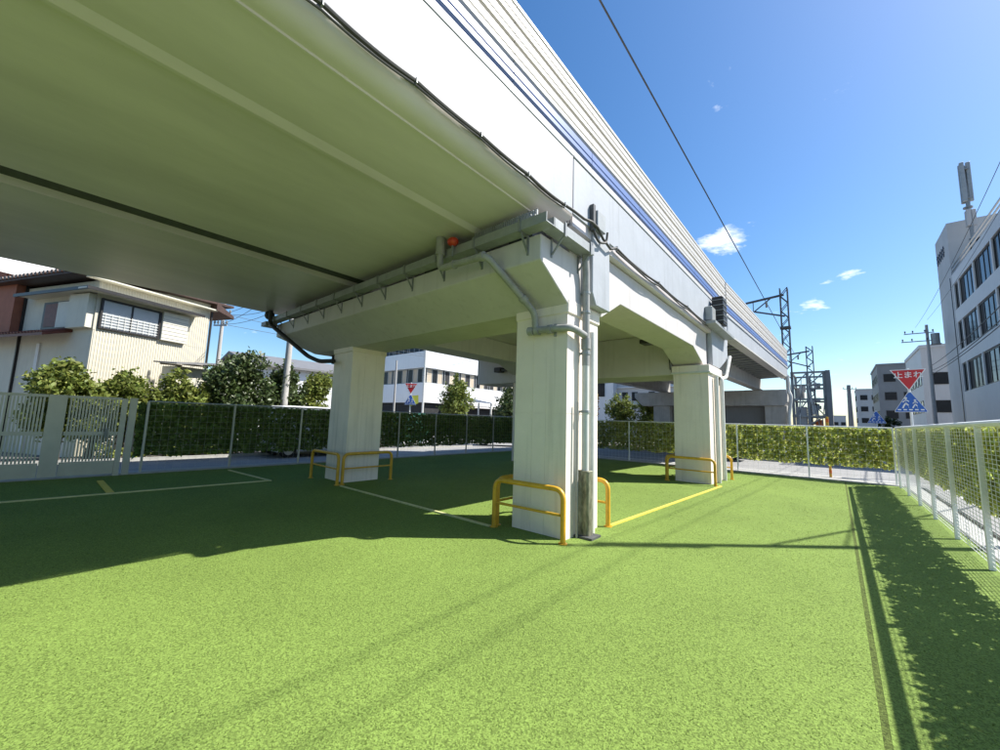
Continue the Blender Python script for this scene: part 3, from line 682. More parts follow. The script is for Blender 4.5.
def tree(name, label, cat, base, h, rx, ry, m, seed, n=5000, size=.07, nb=9, zlow=.25, group=None, trunk=.09):
    rng = random.Random(seed); t = thing(name, label, cat, base, group=group)
    b = MB(); bx, by, bz = base
    blobs = []
    fork = h * max(.12, zlow * .8)
    b.tube([(bx, by, bz - .05), (bx + .04, by + .02, bz + fork * .6), (bx + .02, by + .05, bz + fork)], trunk, 8, radii=[trunk * 1.3, trunk, trunk * .85])
    for i in range(nb):
        a = 2 * math.pi * i / nb + rng.uniform(-.5, .5); rr = rng.uniform(.2, .72); zz = rng.uniform(zlow + .12, .84)
        taper = 1.0 - .55 * max(0, (zz - .5) / .4)
        c = (bx + rx * rr * taper * math.cos(a), by + ry * rr * taper * math.sin(a), bz + h * zz)
        s = rng.uniform(.36, .55)
        blobs.append((*c, rx * s, ry * s, h * rng.uniform(.13, .2)))
        b.tube([(bx + .02, by + .05, bz + fork), (bx + (c[0] - bx) * .45, by + (c[1] - by) * .45, bz + fork + (c[2] - bz - fork) * .6), c], trunk * .4, 5, radii=[trunk * .55, trunk * .35, trunk * .12])
    blobs.append((bx, by, bz + h * .55, rx * .6, ry * .6, h * .3)); blobs.append((bx, by, bz + h * .84, rx * .35, ry * .35, h * .16))
    b.build('trunk', 'bark', t, smooth=True)
    me = quad_mesh('crown', foliage(blobs, n, size, seed), m)
    o = bpy.data.objects.new('crown', me); C.objects.link(o); o.parent = t; o.location = -Vector(base)
    return t
tree('garden_shrub', 'clipped light green shrub beneath the cream house corner', 'shrub', (-17.6, .35, 0), 3.0, .95, 1.05, 'leaf_light', 21, 10530, 0.067, 10, .3)
tree('garden_shrub', 'low yellow-green shrub below the grilled house window', 'shrub', (-17.8, 1.75, 0), 2.85, .8, 1.0, 'leaf_light', 22, 7290, 0.062, 8, .3)
tree('garden_shrub', 'yellow-green shrub before the shed roof', 'shrub', (-17.7, 2.95, 0), 2.95, .8, 1.0, 'leaf_light', 23, 7290, 0.062, 8, .3)
tree('garden_shrub', 'rounded mid green shrub at the foot of the corrugated wall', 'shrub', (-18.4, 1.1, 0), 2.55, .7, .8, 'leaf_light', 41, 6300, .065, 8, .2)
tree('garden_shrub', 'rounded shrub between the shed and the glossy evergreen', 'shrub', (-17.5, 3.75, 0), 2.6, .6, .7, 'leaf_light', 42, 5400, .065, 8, .2)
tree('evergreen_tree', 'glossy dark evergreen tree by the concrete pole', 'tree', (-17.9, 4.85, 0), 4.0, 1.3, 1.45, 'leaf_dark', 24, 17212, 0.073, 13, .22)
tree('evergreen_tree', 'looser dark tree between the concrete pole and the shaded pier', 'tree', (-18.1, 6.6, 0), 3.75, 1.1, 1.15, 'leaf_dark', 25, 11137, 0.073, 10, .25)
tree('garden_shrub', 'pale green shrub beside the grey roofed house', 'shrub', (-18.3, 8.1, 0), 3.5, 1.0, 1.0, 'leaf_light', 26, 9112, 0.067, 9, .25)
tree('street_tree', 'small yellow-green tree in front of the white office block', 'tree', (-22.0, 20.4, 0), 4.8, 1.6, 1.6, 'leaf_light', 27, 5200, .09, 10, .35)
tree('evergreen_tree', 'dark round tree beside the white canopy', 'tree', (-21.6, 26.6, 0), 4.7, 2.1, 2.1, 'leaf_dark', 28, 6500, .10, 11, .3)
tree('street_tree', 'autumn brown tree beside the white apartment block', 'tree', (-16.4, 31.5, 0), 4.9, 1.0, 1.0, 'leaf_autumn', 29, 3000, .09, 8, .3)
tree('street_tree', 'light green tree before the apartment balconies', 'tree', (-13.6, 31.5, 0), 4.3, 1.5, 1.4, 'leaf_light', 30, 4200, .09, 9, .3)
tree('street_tree', 'bushy green tree next to the far cap beam', 'tree', (-11.3, 31.8, 0), 4.2, 1.5, 1.4, 'leaf_light', 31, 4200, .09, 9, .3)
tree('street_tree', 'small green tree seen under the far span', 'tree', (-9.3, 36.0, 0), 4.0, 1.1, 1.1, 'leaf_light', 33, 2600, .10, 8, .3)
tree('roadside_bush', 'small dark round bush by the far blue sign', 'shrub', (3.0, 42.0, 0), 2.75, 1.0, 1.0, 'leaf_dark', 34, 1800, .09, 7, .25)
# low plants along the far kerb of the side road
for i in range(16):
    yy = 1.2 + i * .52 + RNG.uniform(-.15, .15)
    c = (-17.4 + RNG.uniform(-.2, .2), yy, 0); hgt = RNG.uniform(.3, .55)
    o = bpy.data.objects.new('low_plant', quad_mesh('low_plant', foliage([(0, 0, hgt * .5, .3, .3, hgt * .5)], 260, .06, 60 + i), 'leaf_light')); C.objects.link(o); o.location = c
    tag(o, 'low leafy plant on the verge below the shrubs', 'plant', 'low plants along the side road verge')
structure(MB().box(-18.6, -17.0, -20, 12, -0.15, 0.02).build('verge', 'ground', bevel=.01), 'earth verge under the shrubs')

# ------------------------------------------------------------------ left house (turned 23 degrees)
HA = math.radians(23)
house = thing('cream_house', 'two storey cream house with corrugated wall, grilled window and brown tiled eaves', 'house', (-20.0, 0.85, 0), math.pi / 2 + HA)
# local: +x runs along the sunlit wall (away), +y runs along the shaded wall (to the left)
def H(bm, name, m, parent=None, **k): return bm.build(name, m, parent or house, local=True, **k)
WLN, WWD = 3.98, 6.3
hb = MB(); hb.prism([(0.02, 0.02), (WLN, 0.02), (WLN, WWD), (0.02, WWD)], 'z', -.2, 6.2)
H(hb, 'wall', 'house_cream')
gb = MB().add([(0.02, 0.02, 6.2), (WLN, 0.02, 6.2), (WLN, WWD, 6.2), (.02, WWD, 6.2), (WLN, .02, 6.55), (WLN, WWD, 6.55)], [(0, 1, 4), (3, 5, 2), (0, 4, 5, 3), (1, 2, 5, 4), (0, 3, 2, 1)])
H(gb, 'gable', 'house_cream')
cs = MB()                                              # corrugated sheet on the sunlit wall, split round the window
def corr(bm, x0, x1, z0, z1, pitch=.085, d=.016):
    n = max(1, int((x1 - x0) / pitch)); xs = []
    for i in range(n):
        a = x0 + (x1 - x0) * i / n; s = (x1 - x0) / n
        xs += [(a, 0.0), (a + s * .3, 0.0), (a + s * .42, -d), (a + s * .88, -d)]
    xs.append((x1, 0.0)); k = len(xs)
    bm.add([(x, y - .003, z0) for x, y in xs] + [(x, y - .003, z1) for x, y in xs], [(i, i + 1, k + i + 1, k + i) for i in range(k - 1)])
corr(cs, 0.0, 3.98, -.1, 4.40); corr(cs, 0.0, 3.98, 5.72, 6.22); corr(cs, 3.08, 3.98, 4.40, 5.72)
H(cs, 'corrugated_sheet', 'house_panel')
H(MB().box(-.01, 3.10, -.012, .03, 4.38, 5.74), 'window_panel', 'house_panel')
win = H(MB().box(.10, 2.02, -.10, .0, 4.44, 4.50).box(.10, 2.02, -.10, .0, 5.50, 5.56).box(.10, .16, -.10, 0, 4.5, 5.5).box(1.96, 2.02, -.10, 0, 4.5, 5.5), 'window', 'frame_dark')
H(MB().box(.165, 1.955, -.05, -.03, 4.505, 5.495), 'pane', 'frost', win)
for k in range(5):
    H(MB().box(.165, 1.955, -.092, -.078, 4.56 + k * .105, 4.575 + k * .105), 'grille_bar', 'pipe_white', win)
for k in range(9):
    H(MB().box(.25 + k * .2, .262 + k * .2, -.096, -.082, 4.505, 5.04), 'grille_bar', 'pipe_white', win)
H(MB().box(1.03, 1.08, -.075, -.052, 4.505, 5.495), 'mullion', 'frame_dark', win)
shb = H(MB().box(2.05, 3.02, -.17, .0, 4.42, 5.60), 'shutter_box', 'shutter', bevel=.01)
for k in range(7): H(MB().box(2.06, 3.01, -.178, -.169, 4.52 + k * .15, 4.53 + k * .15), 'groove', 'roof_grey', shb)
H(MB().box(-.55, 3.35, -.55, .02, 5.70, 5.76), 'awning', 'shutter', bevel=.008)
H(MB().box(-.58, 3.38, -.58, -.54, 5.665, 5.775), 'awning_trim', 'frame_dark')
# shaded wall: bay with window, small red roof, main eaves
H(MB().box(-.50, .02, .02, 3.95, 5.72, 5.775), 'awning', 'shutter', bevel=.008)
H(MB().box(-.54, -.50, -.5, 3.98, 5.67, 5.785), 'awning_trim', 'frame_dark')
w2 = H(MB().box(-.10, .02, 1.20, 2.95, 4.46, 5.5), 'window', 'frame_dark')
H(MB().box(-.115, -.10, 2.05, 2.80, 4.55, 5.42), 'pane', 'tile_red', w2)
H(MB().box(-.125, -.10, 1.25, 2.02, 4.5, 5.46), 'shutter', 'shutter', w2)
H(MB().box(-.22, .02, .05, 1.17, 4.42, 5.66), 'shutter_box', 'house_cream', bevel=.01)
lowroof = H(MB().hexa([(-.75, 1.2, 4.06), (.02, 1.2, 4.32), (.02, 1.2, 4.45), (-.75, 1.2, 4.16)], [(-.75, 7.4, 4.06), (.02, 7.4, 4.32), (.02, 7.4, 4.45), (-.75, 7.4, 4.16)]), 'porch_roof', 'tile_red')
tl = MB().prism([(-.06, 0), (-.04, .05), (.04, .05), (.06, 0)], 'x', 0, .8).mesh('tile', 'tile_red')
for k in range(30):
    o = piece('tile', tl, house, (-.77, 1.25 + k * .2, 4.165), 0, local=True); o.rotation_euler = (0, -.35, 0)
H(MB().box(-.06, .02, 4.42, 4.48, -.1, 6.3), 'corner_post', 'frame_dark')
H(MB().box(-.30, .015, 4.48, 6.28, 4.4, 6.3), 'red_bay', 'house_red')
H(MB().box(-.03, .02, 3.0, 3.2, -.1, 3.95), 'white_pilaster', 'house_white')
roof = H(MB().hexa([(-.62, -.35, 6.28), (4.8, -.35, 6.50), (4.8, -.35, 6.60), (-.62, -.35, 6.38)], [(-.62, 6.9, 6.28), (4.8, 6.9, 6.5), (4.8, 6.9, 6.60), (-.62, 6.9, 6.38)]), 'roof', 'tile_brown')
te = MB().tube([(0, 0, 0), (.35, 0, .03)], .075, 8).mesh('eave_tile', 'tile_brown')
for k in range(30): piece('eave_tile', te, house, (-.68, -.28 + k * .245, 6.40), 0, local=True)
H(MB().hexa([(4.0, -.36, 6.2), (4.85, -.36, 5.98), (4.85, -.36, 6.10), (4.0, -.36, 6.56)], [(4.0, 6, 6.2), (4.85, 6, 5.98), (4.85, 6, 6.10), (4.0, 6, 6.56)]), 'rear_eave', 'tile_brown')
H(MB().box(-.4, 4.2, -.33, -.02, 6.17, 6.22), 'bargeboard', 'house_cream')
H(MB().tube([(4.02, -.06, 6.1), (4.02, -.06, 0)], .045), 'downpipe', 'frame_dark')
shed = thing('lean_to_shed', 'low lean-to shed with grey sheet roof beside the cream house', 'shed', (-19.6, 3.2, 0), math.pi / 2 + HA)
MB().hexa([(-.6, -1.0, 3.30), (2.5, -1.0, 3.62), (2.5, -1.0, 3.67), (-.6, -1.0, 3.35)], [(-.6, .3, 3.40), (2.5, .3, 3.72), (2.5, .3, 3.77), (-.6, .3, 3.45)]).build('roof', 'roof_grey', shed, local=True)
MB().box(-.3, 2.3, -.55, .25, 0, 3.28).build('wall', 'house_cream', shed, local=True)
for k in range(4):
    MB().bar((-.4 + k * .8, -.95, 3.27 + k * .083), (-.4 + k * .8, .2, 3.37 + k * .083), .06).build('rafter', 'bark', shed, local=True)
# house behind it, white gable with red walls
rh = thing('red_house', 'red walled house with white gable and pink roof edge behind the cream house', 'house', (-27.0, -.7, 0), math.pi / 2 + HA)
MB().box(-1, 5.0, 0, 8, 0, 7.4).build('wall', 'house_red', rh, local=True)
MB().hexa([(-1.05, -.05, 7.4), (-1.05, 8.05, 7.4), (-1.05, 4, 9.6)], [(5.05, -.05, 7.4), (5.05, 8.05, 7.4), (5.05, 4, 9.6)]).build('gable', 'house_white', rh, local=True)
for s, nm in ((-1, 'roof_slope'), (1, 'roof_slope')):
    y0, y1 = (4, -.8) if s < 0 else (4, 8.8)
    MB().hexa([(-1.7, y0, 9.62), (-1.7, y1, 7.02), (-1.7, y1, 7.2), (-1.7, y0, 9.82)], [(5.7, y0, 9.62), (5.7, y1, 7.02), (5.7, y1, 7.2), (5.7, y0, 9.82)]).build(nm, 'house_white', rh, local=True)
    MB().hexa([(-1.76, y0, 9.5), (-1.76, y1, 6.9), (-1.76, y1, 7.08), (-1.76, y0, 9.7)], [(-1.70, y0, 9.5), (-1.70, y1, 6.9), (-1.70, y1, 7.08), (-1.70, y0, 9.7)]).build('fascia', 'tile_red', rh, local=True)
# grey roofed house
gh = thing('grey_roofed_house', 'pale house with shallow grey roof beyond the evergreen trees', 'house', (-30.0, 9.0, 0))
MB().box(-8, 0, 0, 7.5, 0, 4.9).build('wall', 'bldg_white', gh, local=True)
MB().hexa([(.5, -.5, 4.95), (-4, -.5, 6.1), (-8.5, -.5, 4.95), (-8.5, -.5, 4.8), (-4, -.5, 5.9), (.5, -.5, 4.8)], [(.5, 8, 4.95), (-4, 8, 6.1), (-8.5, 8, 4.95), (-8.5, 8, 4.8), (-4, 8, 5.9), (.5, 8, 4.8)]).build('roof', 'roof_grey', gh, local=True)
MB().hexa([(.02, -.02, 4.79), (-4, -.02, 5.88), (-8, -.02, 4.79)], [(.02, 7.5, 4.79), (-4, 7.5, 5.88), (-8, 7.5, 4.79)]).build('gable', 'bldg_white', gh, local=True)
for yy, z in ((1.2, 3.6), (4.4, 3.9), (5.6, 3.9)):
    w = MB().box(0, .05, yy, yy + .9, z, z + .8).build('window', 'frame_dark', gh, local=True)
    MB().box(.05, .06, yy + .06, yy + .84, z + .06, z + .74).build('pane', 'glass', w, local=True)

# ------------------------------------------------------------------ buildings
def window_unit(t, face, a0, a1, z0, z1, c, n=3, m='frame_dark', inner='glass', rec=.12):
    """window in a face: face 'x' = wall at x=c facing -x or +x, 'y' = wall at y=c facing -y; outward sign in n>0"""
    s = 1 if face in ('+x', '+y') else -1
    def bx(u0, u1, d0, d1, zz0, zz1):
        d0, d1 = sorted((c + s * d0, c + s * d1))
        return MB().box(d0, d1, u0, u1, zz0, zz1) if face[1] == 'x' else MB().box(u0, u1, d0, d1, zz0, zz1)
    f = bx(a0, a1, .0, .05, z0, z0 + .07)
    for args in ((a0, a1, 0, .05, z1 - .07, z1), (a0, a0 + .07, 0, .05, z0 + .07, z1 - .07), (a1 - .07, a1, 0, .05, z0 + .07, z1 - .07)):
        b = bx(*args); f.add(b.v, b.f)
    for i in range(1, n):
        a = a0 + (a1 - a0) * i / n; b = bx(a - .03, a + .03, 0, .045, z0 + .07, z1 - .07); f.add(b.v, b.f)
    w = f.build('window', m, t)
    for i in range(n):
        aa, ab = a0 + (a1 - a0) * i / n + .03, a0 + (a1 - a0) * (i + 1) / n - .03
        bx(aa + .01, ab - .01, .005, .018, z0 + .075, z1 - .075).build('pane', inner if not isinstance(inner, (list, tuple)) else inner[(i + int(a0 * 3)) % len(inner)], w)
    return w
# white office block behind the shaded road corner
ob_ = thing('office_block', 'white office block with long window bands behind the shaded side road', 'building', (-36, 30, 0))
X0, Y0 = -30.0, 23.6
for z0, z1, m in ((3.1, 5.0, 'bldg_white'), (6.5, 8.1, 'bldg_white'), (9.6, 10.8, 'bldg_white')):
    MB().box(X0 - 12, X0, Y0, Y0 + 22, z0, z1).build('floor_band', m, ob_)
MB().box(X0 - 11.6, X0 - .35, Y0 + .35, Y0 + 21.6, 0, 10.6).build('core', 'room_dark', ob_)
for z0, z1 in ((5.02, 6.48), (8.12, 9.58)):
    for i in range(9):
        window_unit(ob_, '+x', Y0 + .5 + i * 2.3, Y0 + 2.6 + i * 2.3, z0, z1, X0 - .32, 3, 'galvanised', ('curtain', 'glass', 'curtain', 'room_dark') if z0 < 6 else 'glass')
    for i in range(4):
        window_unit(ob_, '-y', X0 - 10.8 + i * 2.6, X0 - 8.4 + i * 2.6, z0, z1, Y0 + .32, 3, 'galvanised', ('curtain', 'glass') if z0 < 6 else 'glass')
MB().tube([(X0 + .2, Y0 - .15, 0), (X0 + .2, Y0 - .15, 10.6)], .10).build('corner_pipe', 'pipe_white', ob_)
MB().box(X0 - 2, X0 + .1, Y0 + 3, Y0 + 14, 2.85, 3.05).build('entrance_canopy', 'bldg_grey', ob_)
# white apartment block
ap = thing('apartment_block', 'white apartment block with small windows seen between the two sunlit piers', 'building', (-20, 50, 0))
MB().box(-24.5, -20.3, 44.6, 58, 0, 9.6).build('tower_wall', 'bldg_white', ap)
MB().box(-20.3, -13.0, 45.6, 58, 0, 9.6).build('wall', 'bldg_grey', ap)
MB().box(-22.4, -21.4, 44.5, 44.59, 4.9, 8.0).build('stair_glazing', 'glass', ap)
for z in (4.4, 6.4, 8.1):
    for a in (-19.6, -18.4, -16.4, -14.8): window_unit(ap, '-y', a, a + .7, z, z + 1.05, 45.6, 1)
    MB().box(-20.25, -13.05, 45.3, 45.6, z - .45, z - .35).build('ledge', 'bldg_white', ap)
# canopy beside the road
cn = thing('canopy', 'low white canvas canopy on thin posts beside the dark tree', 'canopy', (-26.8, 28, 0))
MB().hexa([(-29.5, 27, 3.5), (-24.2, 27, 3.1), (-24.2, 27, 3.2), (-29.5, 27, 4.1)], [(-29.5, 31, 3.5), (-24.2, 31, 3.1), (-24.2, 31, 3.2), (-29.5, 31, 4.1)]).build('roof', 'canvas', cn)
for px in (-29.2, -27.6, -26, -24.4): MB().box(px - .06, px + .06, 27.1, 27.22, 0, 3.2).build('post', 'pipe_white', cn)
# right building with stair tower (street side facing the fence)
rb = thing('grey_building', 'light grey four storey building with dark window bands and stair tower across the street', 'building', (11, 40, 0))
RX = 7.5
MB().box(RX, 17, 45.5, 50.2, 0, 18.4).build('stair_tower', 'bldg_mid', rb)
MB().box(RX - .03, RX + .02, 46.0, 46.12, 0, 14).build('downpipe', 'frame_dark', rb)
MB().box(RX + .13, 17, 31.6, 45.48, 0, 13.6).build('core', 'room_dark', rb)
bands = [(2.55, 4.85), (7.0, 8.05), (10.2, 11.2), (13.2, 14.05)]
for i, (z0, z1) in enumerate(bands): MB().box(RX, 17, 31.5, 45.49, z0, z1).build('spandrel', 'bldg_grey', rb)
MB().box(RX + .15, 17, 31.55, 45.48, .0, .6).build('plinth', 'bldg_mid', rb)
for z0, z1 in ((4.85, 7.0), (8.05, 10.2), (11.2, 13.2)):
    y = 45.4
    for wdt in (1.5, 4.1, 4.1, 4.1):
        window_unit(rb, '-x', y - wdt, y - .25, z0 + .02, z1 - .02, RX + .12, 2 if wdt < 2 else 4, 'frame_dark', ('glass', 'glass', 'room_dark', 'glass'))
        MB().box(RX, RX + .12, y - .25, y, z0, z1).build('mullion_pier', 'bldg_grey', rb)
        y -= wdt
window_unit(rb, '-y', 8.6, 9.6, 14.6, 16.8, 45.5, 1)
MB().box(RX - .02, RX + .06, 31.5, 45.4, 14.3, 14.36).build('roof_rail', 'galvanised', rb)
MB().box(RX - .02, RX + .06, 31.5, 45.4, 14.62, 14.68).build('roof_rail', 'galvanised', rb)
for k in range(5):
    lm = MB(); yy = 49.9 - k * .62
    lm.box(RX - .05, RX - .005, yy - .42, yy, 16.5, 16.58).box(RX - .05, RX - .005, yy - .42, yy, 16.85, 16.93).box(RX - .05, RX - .005, yy - .25, yy - .16, 16.2, 17.1)
    lm.build('sign_letter', 'letter_dark', rb)
an = thing('antenna_mast', 'grey cluster of panel antennas on a mast above the grey building', 'antenna', (8.6, 44.2, 13.6))
MB().tube([(8.6, 44.2, 13.6), (8.5, 44.6, 22.4)], .12, 10).build('mast', 'steel_grey', an)
for a in (0, 2.1, 4.2):
    dx, dy = .24 * math.cos(a), .24 * math.sin(a)
    MB().box(8.5 + dx - .12, 8.5 + dx + .12, 44.5 + dy - .09, 44.5 + dy + .09, 19.4, 22.6).build('panel', 'galvanised', an, bevel=.03)
    MB().box(8.55 + dx * .8 - .12, 8.55 + dx * .8 + .12, 44.4 + dy * .8 - .1, 44.4 + dy * .8 + .1, 17.4, 18.7).build('radio_unit', 'bldg_mid', an, bevel=.03)
for z in (18.9, 19.6, 22.0): MB().tube([(8.52, 44.5, z), (8.52, 44.5, z + .1)], .26, 10).build('ring', 'steel_grey', an)
def far_block(label, x0, x1, y0, y1, h, m, fh=3.0, facey=True, facex=True, ww=1.4, gap=2.2):
    b = thing('far_building', label, 'building', ((x0 + x1) / 2, (y0 + y1) / 2, 0))
    MB().box(x0, x1, y0, y1, 0, h).build('wall', m, b)
    MB().box(x0 - .1, x1 + .1, y0 - .1, y1 + .1, h, h + .35).build('parapet', m, b)
    z = fh + .9
    while z + 1.2 < h:
        a = x0 + .7
        while facey and a + ww < x1: 
            window_unit(b, '-y', a, a + ww, z, z + 1.3, y0, 1); a += gap
        a = y0 + .8
        while facex and a + ww < y1:
            window_unit(b, '-x', a, a + ww, z, z + 1.3, x0, 1); a += gap
        z += fh
    return b
far_block('pale apartment block behind the street pole, flat roof', 7.4, 14, 62, 74, 10.9, 'bldg_grey', facex=True)
far_block('dark grey tall block beside the red stop sign', 5.6, 12, 90, 104, 12.6, 'bldg_dark')
far_block('hazy low grey block at the end of the street', 4.4, 9, 140, 150, 12.5, 'bldg_mid')
far_block('tiny pale block far down the street', -1.5, 3.0, 210, 222, 7.5, 'bldg_mid')

# ------------------------------------------------------------------ signs
def text_mesh(txt, size, m):
    cu = bpy.data.curves.new('lettering', 'FONT'); cu.body = txt; cu.size = size; cu.align_x = 'CENTER'; cu.align_y = 'CENTER'; cu.extrude = .004; cu.offset = .0025
    o = bpy.data.objects.new('lettering', cu); C.objects.link(o); bpy.context.view_layer.update()
    dg = bpy.context.evaluated_depsgraph_get(); me = bpy.data.meshes.new_from_object(o.evaluated_get(dg)); bpy.data.objects.remove(o)
    me.materials.clear(); me.materials.append(MATS[m]); return me
def walker(bm, x, z, s, flip=1):
    """walking figure in the x-z plane, thin"""
    def limb(pts, w):
        for a, b in zip(pts[:-1], pts[1:]): bm.bar((x + flip * a[0] * s, 0, z + a[1] * s), (x + flip * b[0] * s, 0, z + b[1] * s), .012 if False else .008, w * s) if False else bm.bar((x + flip * a[0] * s, 0, z + a[1] * s), (x + flip * b[0] * s, 0, z + b[1] * s), .006, w * s)
    n = 12; bm.prism([(x + .1 * s * math.cos(2 * math.pi * k / n), z + .88 * s + .1 * s * math.sin(2 * math.pi * k / n)) for k in range(n)], 'y', -.003, .003)
    limb([(0, .78), (0, .42)], .2); limb([(0, .45), (-.14, .22), (-.22, 0)], .11); limb([(0, .45), (.13, .24), (.16, 0)], .11); limb([(0, .74), (-.2, .52)], .08); limb([(0, .74), (.2, .58)], .08)
def street_sign(label, base, rz, s=1.0, stop=True, zt=3.85, extra=False):
    t = thing('street_sign', label, 'sign', base, rz)
    def B(bm, n, m, p=None, **k): return bm.build(n, m, p or t, local=True, **k)
    B(MB().tube([(0, .06, 0), (0, .06, zt + .05)], .038, 10), 'pole', 'fence_white', smooth=True)
    zb = zt
    if stop:
        w, h = .42 * s, .72 * s
        pl_ = B(MB().prism([(-w, zt), (0, zt - h), (w, zt)], 'y', 0.0, .012), 'stop_plate', 'sign_white')
        B(MB().prism([(-w * .9, zt - .025 * s), (0, zt - h * .93), (w * .9, zt - .025 * s)], 'y', -.006, 0.0), 'red_field', 'sign_red', pl_)
        me = text_mesh('止まれ', .23 * s, 'sign_white')
        o = piece('lettering', me, pl_, (0, -.012, zt - .20 * s), 0, local=True); o.rotation_euler = (math.pi / 2, 0, 0)
        zb = zt - h - .03
    w, h = .37 * s, .66 * s
    pl2 = B(MB().prism([(-w, zb - h), (w, zb - h), (w, zb - h + .05), (.04, zb), (-.04, zb), (-w, zb - h + .05)], 'y', 0.0, .012), 'crossing_plate', 'sign_white')
    B(MB().prism([(-w * .96, zb - h + .015), (w * .96, zb - h + .015), (w * .96, zb - h + .05), (.035, zb - .03), (-.035, zb - .03), (-w * .96, zb - h + .05)], 'y', -.006, 0.0), 'blue_field', 'sign_blue', pl2)
    for fx, fs in ((-.10, .37), (.11, .29)):
        f = MB(); walker(f, fx * s, zb - h + .13 * s, fs * s); f.v = [(a, b - .010, c) for a, b, c in f.v]
        B(f, 'walking_figure', 'sign_white', pl2)
    for k in range(5):
        B(MB().box((-.30 + .13 * k) * s, (-.22 + .13 * k) * s, -.012, -.007, zb - h + .06 * s, zb - h + .10 * s), 'stripe', 'sign_white', pl2)
    if extra:
        B(MB().prism([(-.02, zb - h - .1), (.50, zb - h + .12), (.48, zb - h + .62), (.1, zb - .05)], 'y', .02, .03), 'yellow_board', 'sign_yellow')
    return t
cx = ROT[:, 2]
street_sign('red triangular stop sign above blue crossing sign beside the grey building', (2.05, 20.2, 0), math.radians(-4), 1.1, True, 3.90)
street_sign('lone blue crossing sign farther down the street', (1.95, 34.5, 0), math.radians(-3), 1.15, False, 2.92)
street_sign('red stop sign with blue crossing plate and yellow board before the office block', (-20.0, 14.75, 0), math.radians(50), .95, True, 3.72, True)

# ------------------------------------------------------------------ utility poles and wires
def util_pole(label, base, h, r=.15, arms=((0, 9.0, 1.6),), az=0.0, transformer=None, m='pole_concrete'):
    t = thing('utility_pole', label, 'utility pole', base)
    x, y, z = base
    MB().tube([(x, y, z - .1), (x, y, z + h)], r, 12, radii=[r * 1.15, r * .72]).build('shaft', m, t, smooth=True)
    u = Vector((math.cos(az), math.sin(az), 0))
    for off, za, ln in arms:
        c = Vector((x, y, za)) + u * off + Vector((u.y, -u.x, 0)) * r
        a = MB().bar(c - u * ln / 2, c + u * ln / 2, .07, .07).build('crossarm', 'galvanised', t)
        for k in (-.46, -.2, .2, .46):
            q = c + u * ln * k
            MB().tube([q + Vector((0, 0, .05)), q + Vector((0, 0, .11)), q + Vector((0, 0, .12)), q + Vector((0, 0, .26))], .05, 8, radii=[.025, .025, .06, .045]).build('insulator', 'ceramic', a, smooth=True)
    if transformer:
        q = Vector((x, y, transformer)) + u * .45
        b = MB().tube([q, q + Vector((0, 0, .9))], .27, 12).build('transformer', 'galvanised', t, smooth=True)
        MB().box(q.x - .3, q.x + .3, q.y - .3, q.y + .3, q.z - .06, q.z).build('bracket', 'steel_grey', b)
    return t
def wire(label, p, q, sag=.35, r=.012, n=14):
    p, q = Vector(p), Vector(q)
    MB_ = MB().tube([p.lerp(q, i / n) - Vector((0, 0, sag * 4 * (i / n) * (1 - i / n))) for i in range(n + 1)], r, 5)
    return tag(MB_.build('overhead_wire', 'cable', smooth=True), label, 'wire', 'overhead wires')
util_pole('concrete street pole with crossarms and transformer in front of the pale apartment block', (6.3, 48.6, 0), 10.9, .13, ((-.5, 9.5, 2.2), (-.5, 10.2, 1.8)), 0.0, 9.2)
util_pole('slender dark pole standing alone far down the street', (1.6, 75, 0), 8.2, .30, ((0, 7.6, 1.5),), 0.3, m='bldg_dark')
util_pole('pale concrete pole among the evergreen trees', (-17.3, 6.45, 0), 8.5, .13, ((0, 7.9, 1.6),), 1.2)
util_pole('thin pole with small crossarm seen past the cream house roof', (-26.0, 6.05, 0), 8.0, .11, ((0, 7.0, 1.1), (0, 6.4, .8)), .6)
util_pole('grey pole with crossarm before the office block', (-20.6, 14.0, 0), 5.1, .07, (), .6)
util_pole('concrete pole near the far cap beam', (-9.6, 33.5, 0), 8.5, .16, ((0, 8.0, 1.6),), .6)
# pole on the street beside the fence whose shadow crosses the turf
util_pole('concrete pole with crossarms and transformer on the pavement outside the white fence', (4.1, 11.35, 0), 10.2, .09, ((0, 9.3, 1.4), (0, 9.9, 1.2)), 0.762)
for k, (dx, z) in enumerate(((-.65, 9.5), (.6, 10.1))):
    wire('dark wire along the street from the pavement pole to the distant transformer pole', (4.1 + dx * .72, 11.35 + dx * .69, z), (6.0 + dx * .6, 48.4, z + 1.2), .5, .009)
    wire('dark wire running on over the street behind the pavement pole', (4.1 + dx * .72, 11.35 + dx * .69, z), (3.2 + dx * .6, -26, z + .6), .6, .009)
for k, (z, s) in enumerate(((6.3, .35), (5.9, .45), (5.6, .3))):
    wire('low service wire from the pavement pole across the face of the grey building', (4.1, 11.35, z), (6.3, 48.4, z + 1.0), s, .02)
for a in ((-26, 6.05, 7.1), (-26, 6.05, 6.5)):
    for b in ((-17.3, 6.45, 7.6), (-30, 30, 8), (-17.3, 6.45, 6.4)):
        wire('thin wire strung between the poles beyond the cream house', a, b, .3, .012)
util_pole('short service pole at the kerb of the street before the grey building', (6.4, 20.1, 0), 4.6, .07, (), 0.0)
wire('thick service cable dropping from the pavement pole to the short service pole', (4.1, 11.35, 7.6), (6.4, 20.1, 4.4), .25, .03)
wire('long feeder wire high beside the noise barrier', (-3.5, -20, 10.92), (-3.5, 60, 10.92), 0.0, .022)

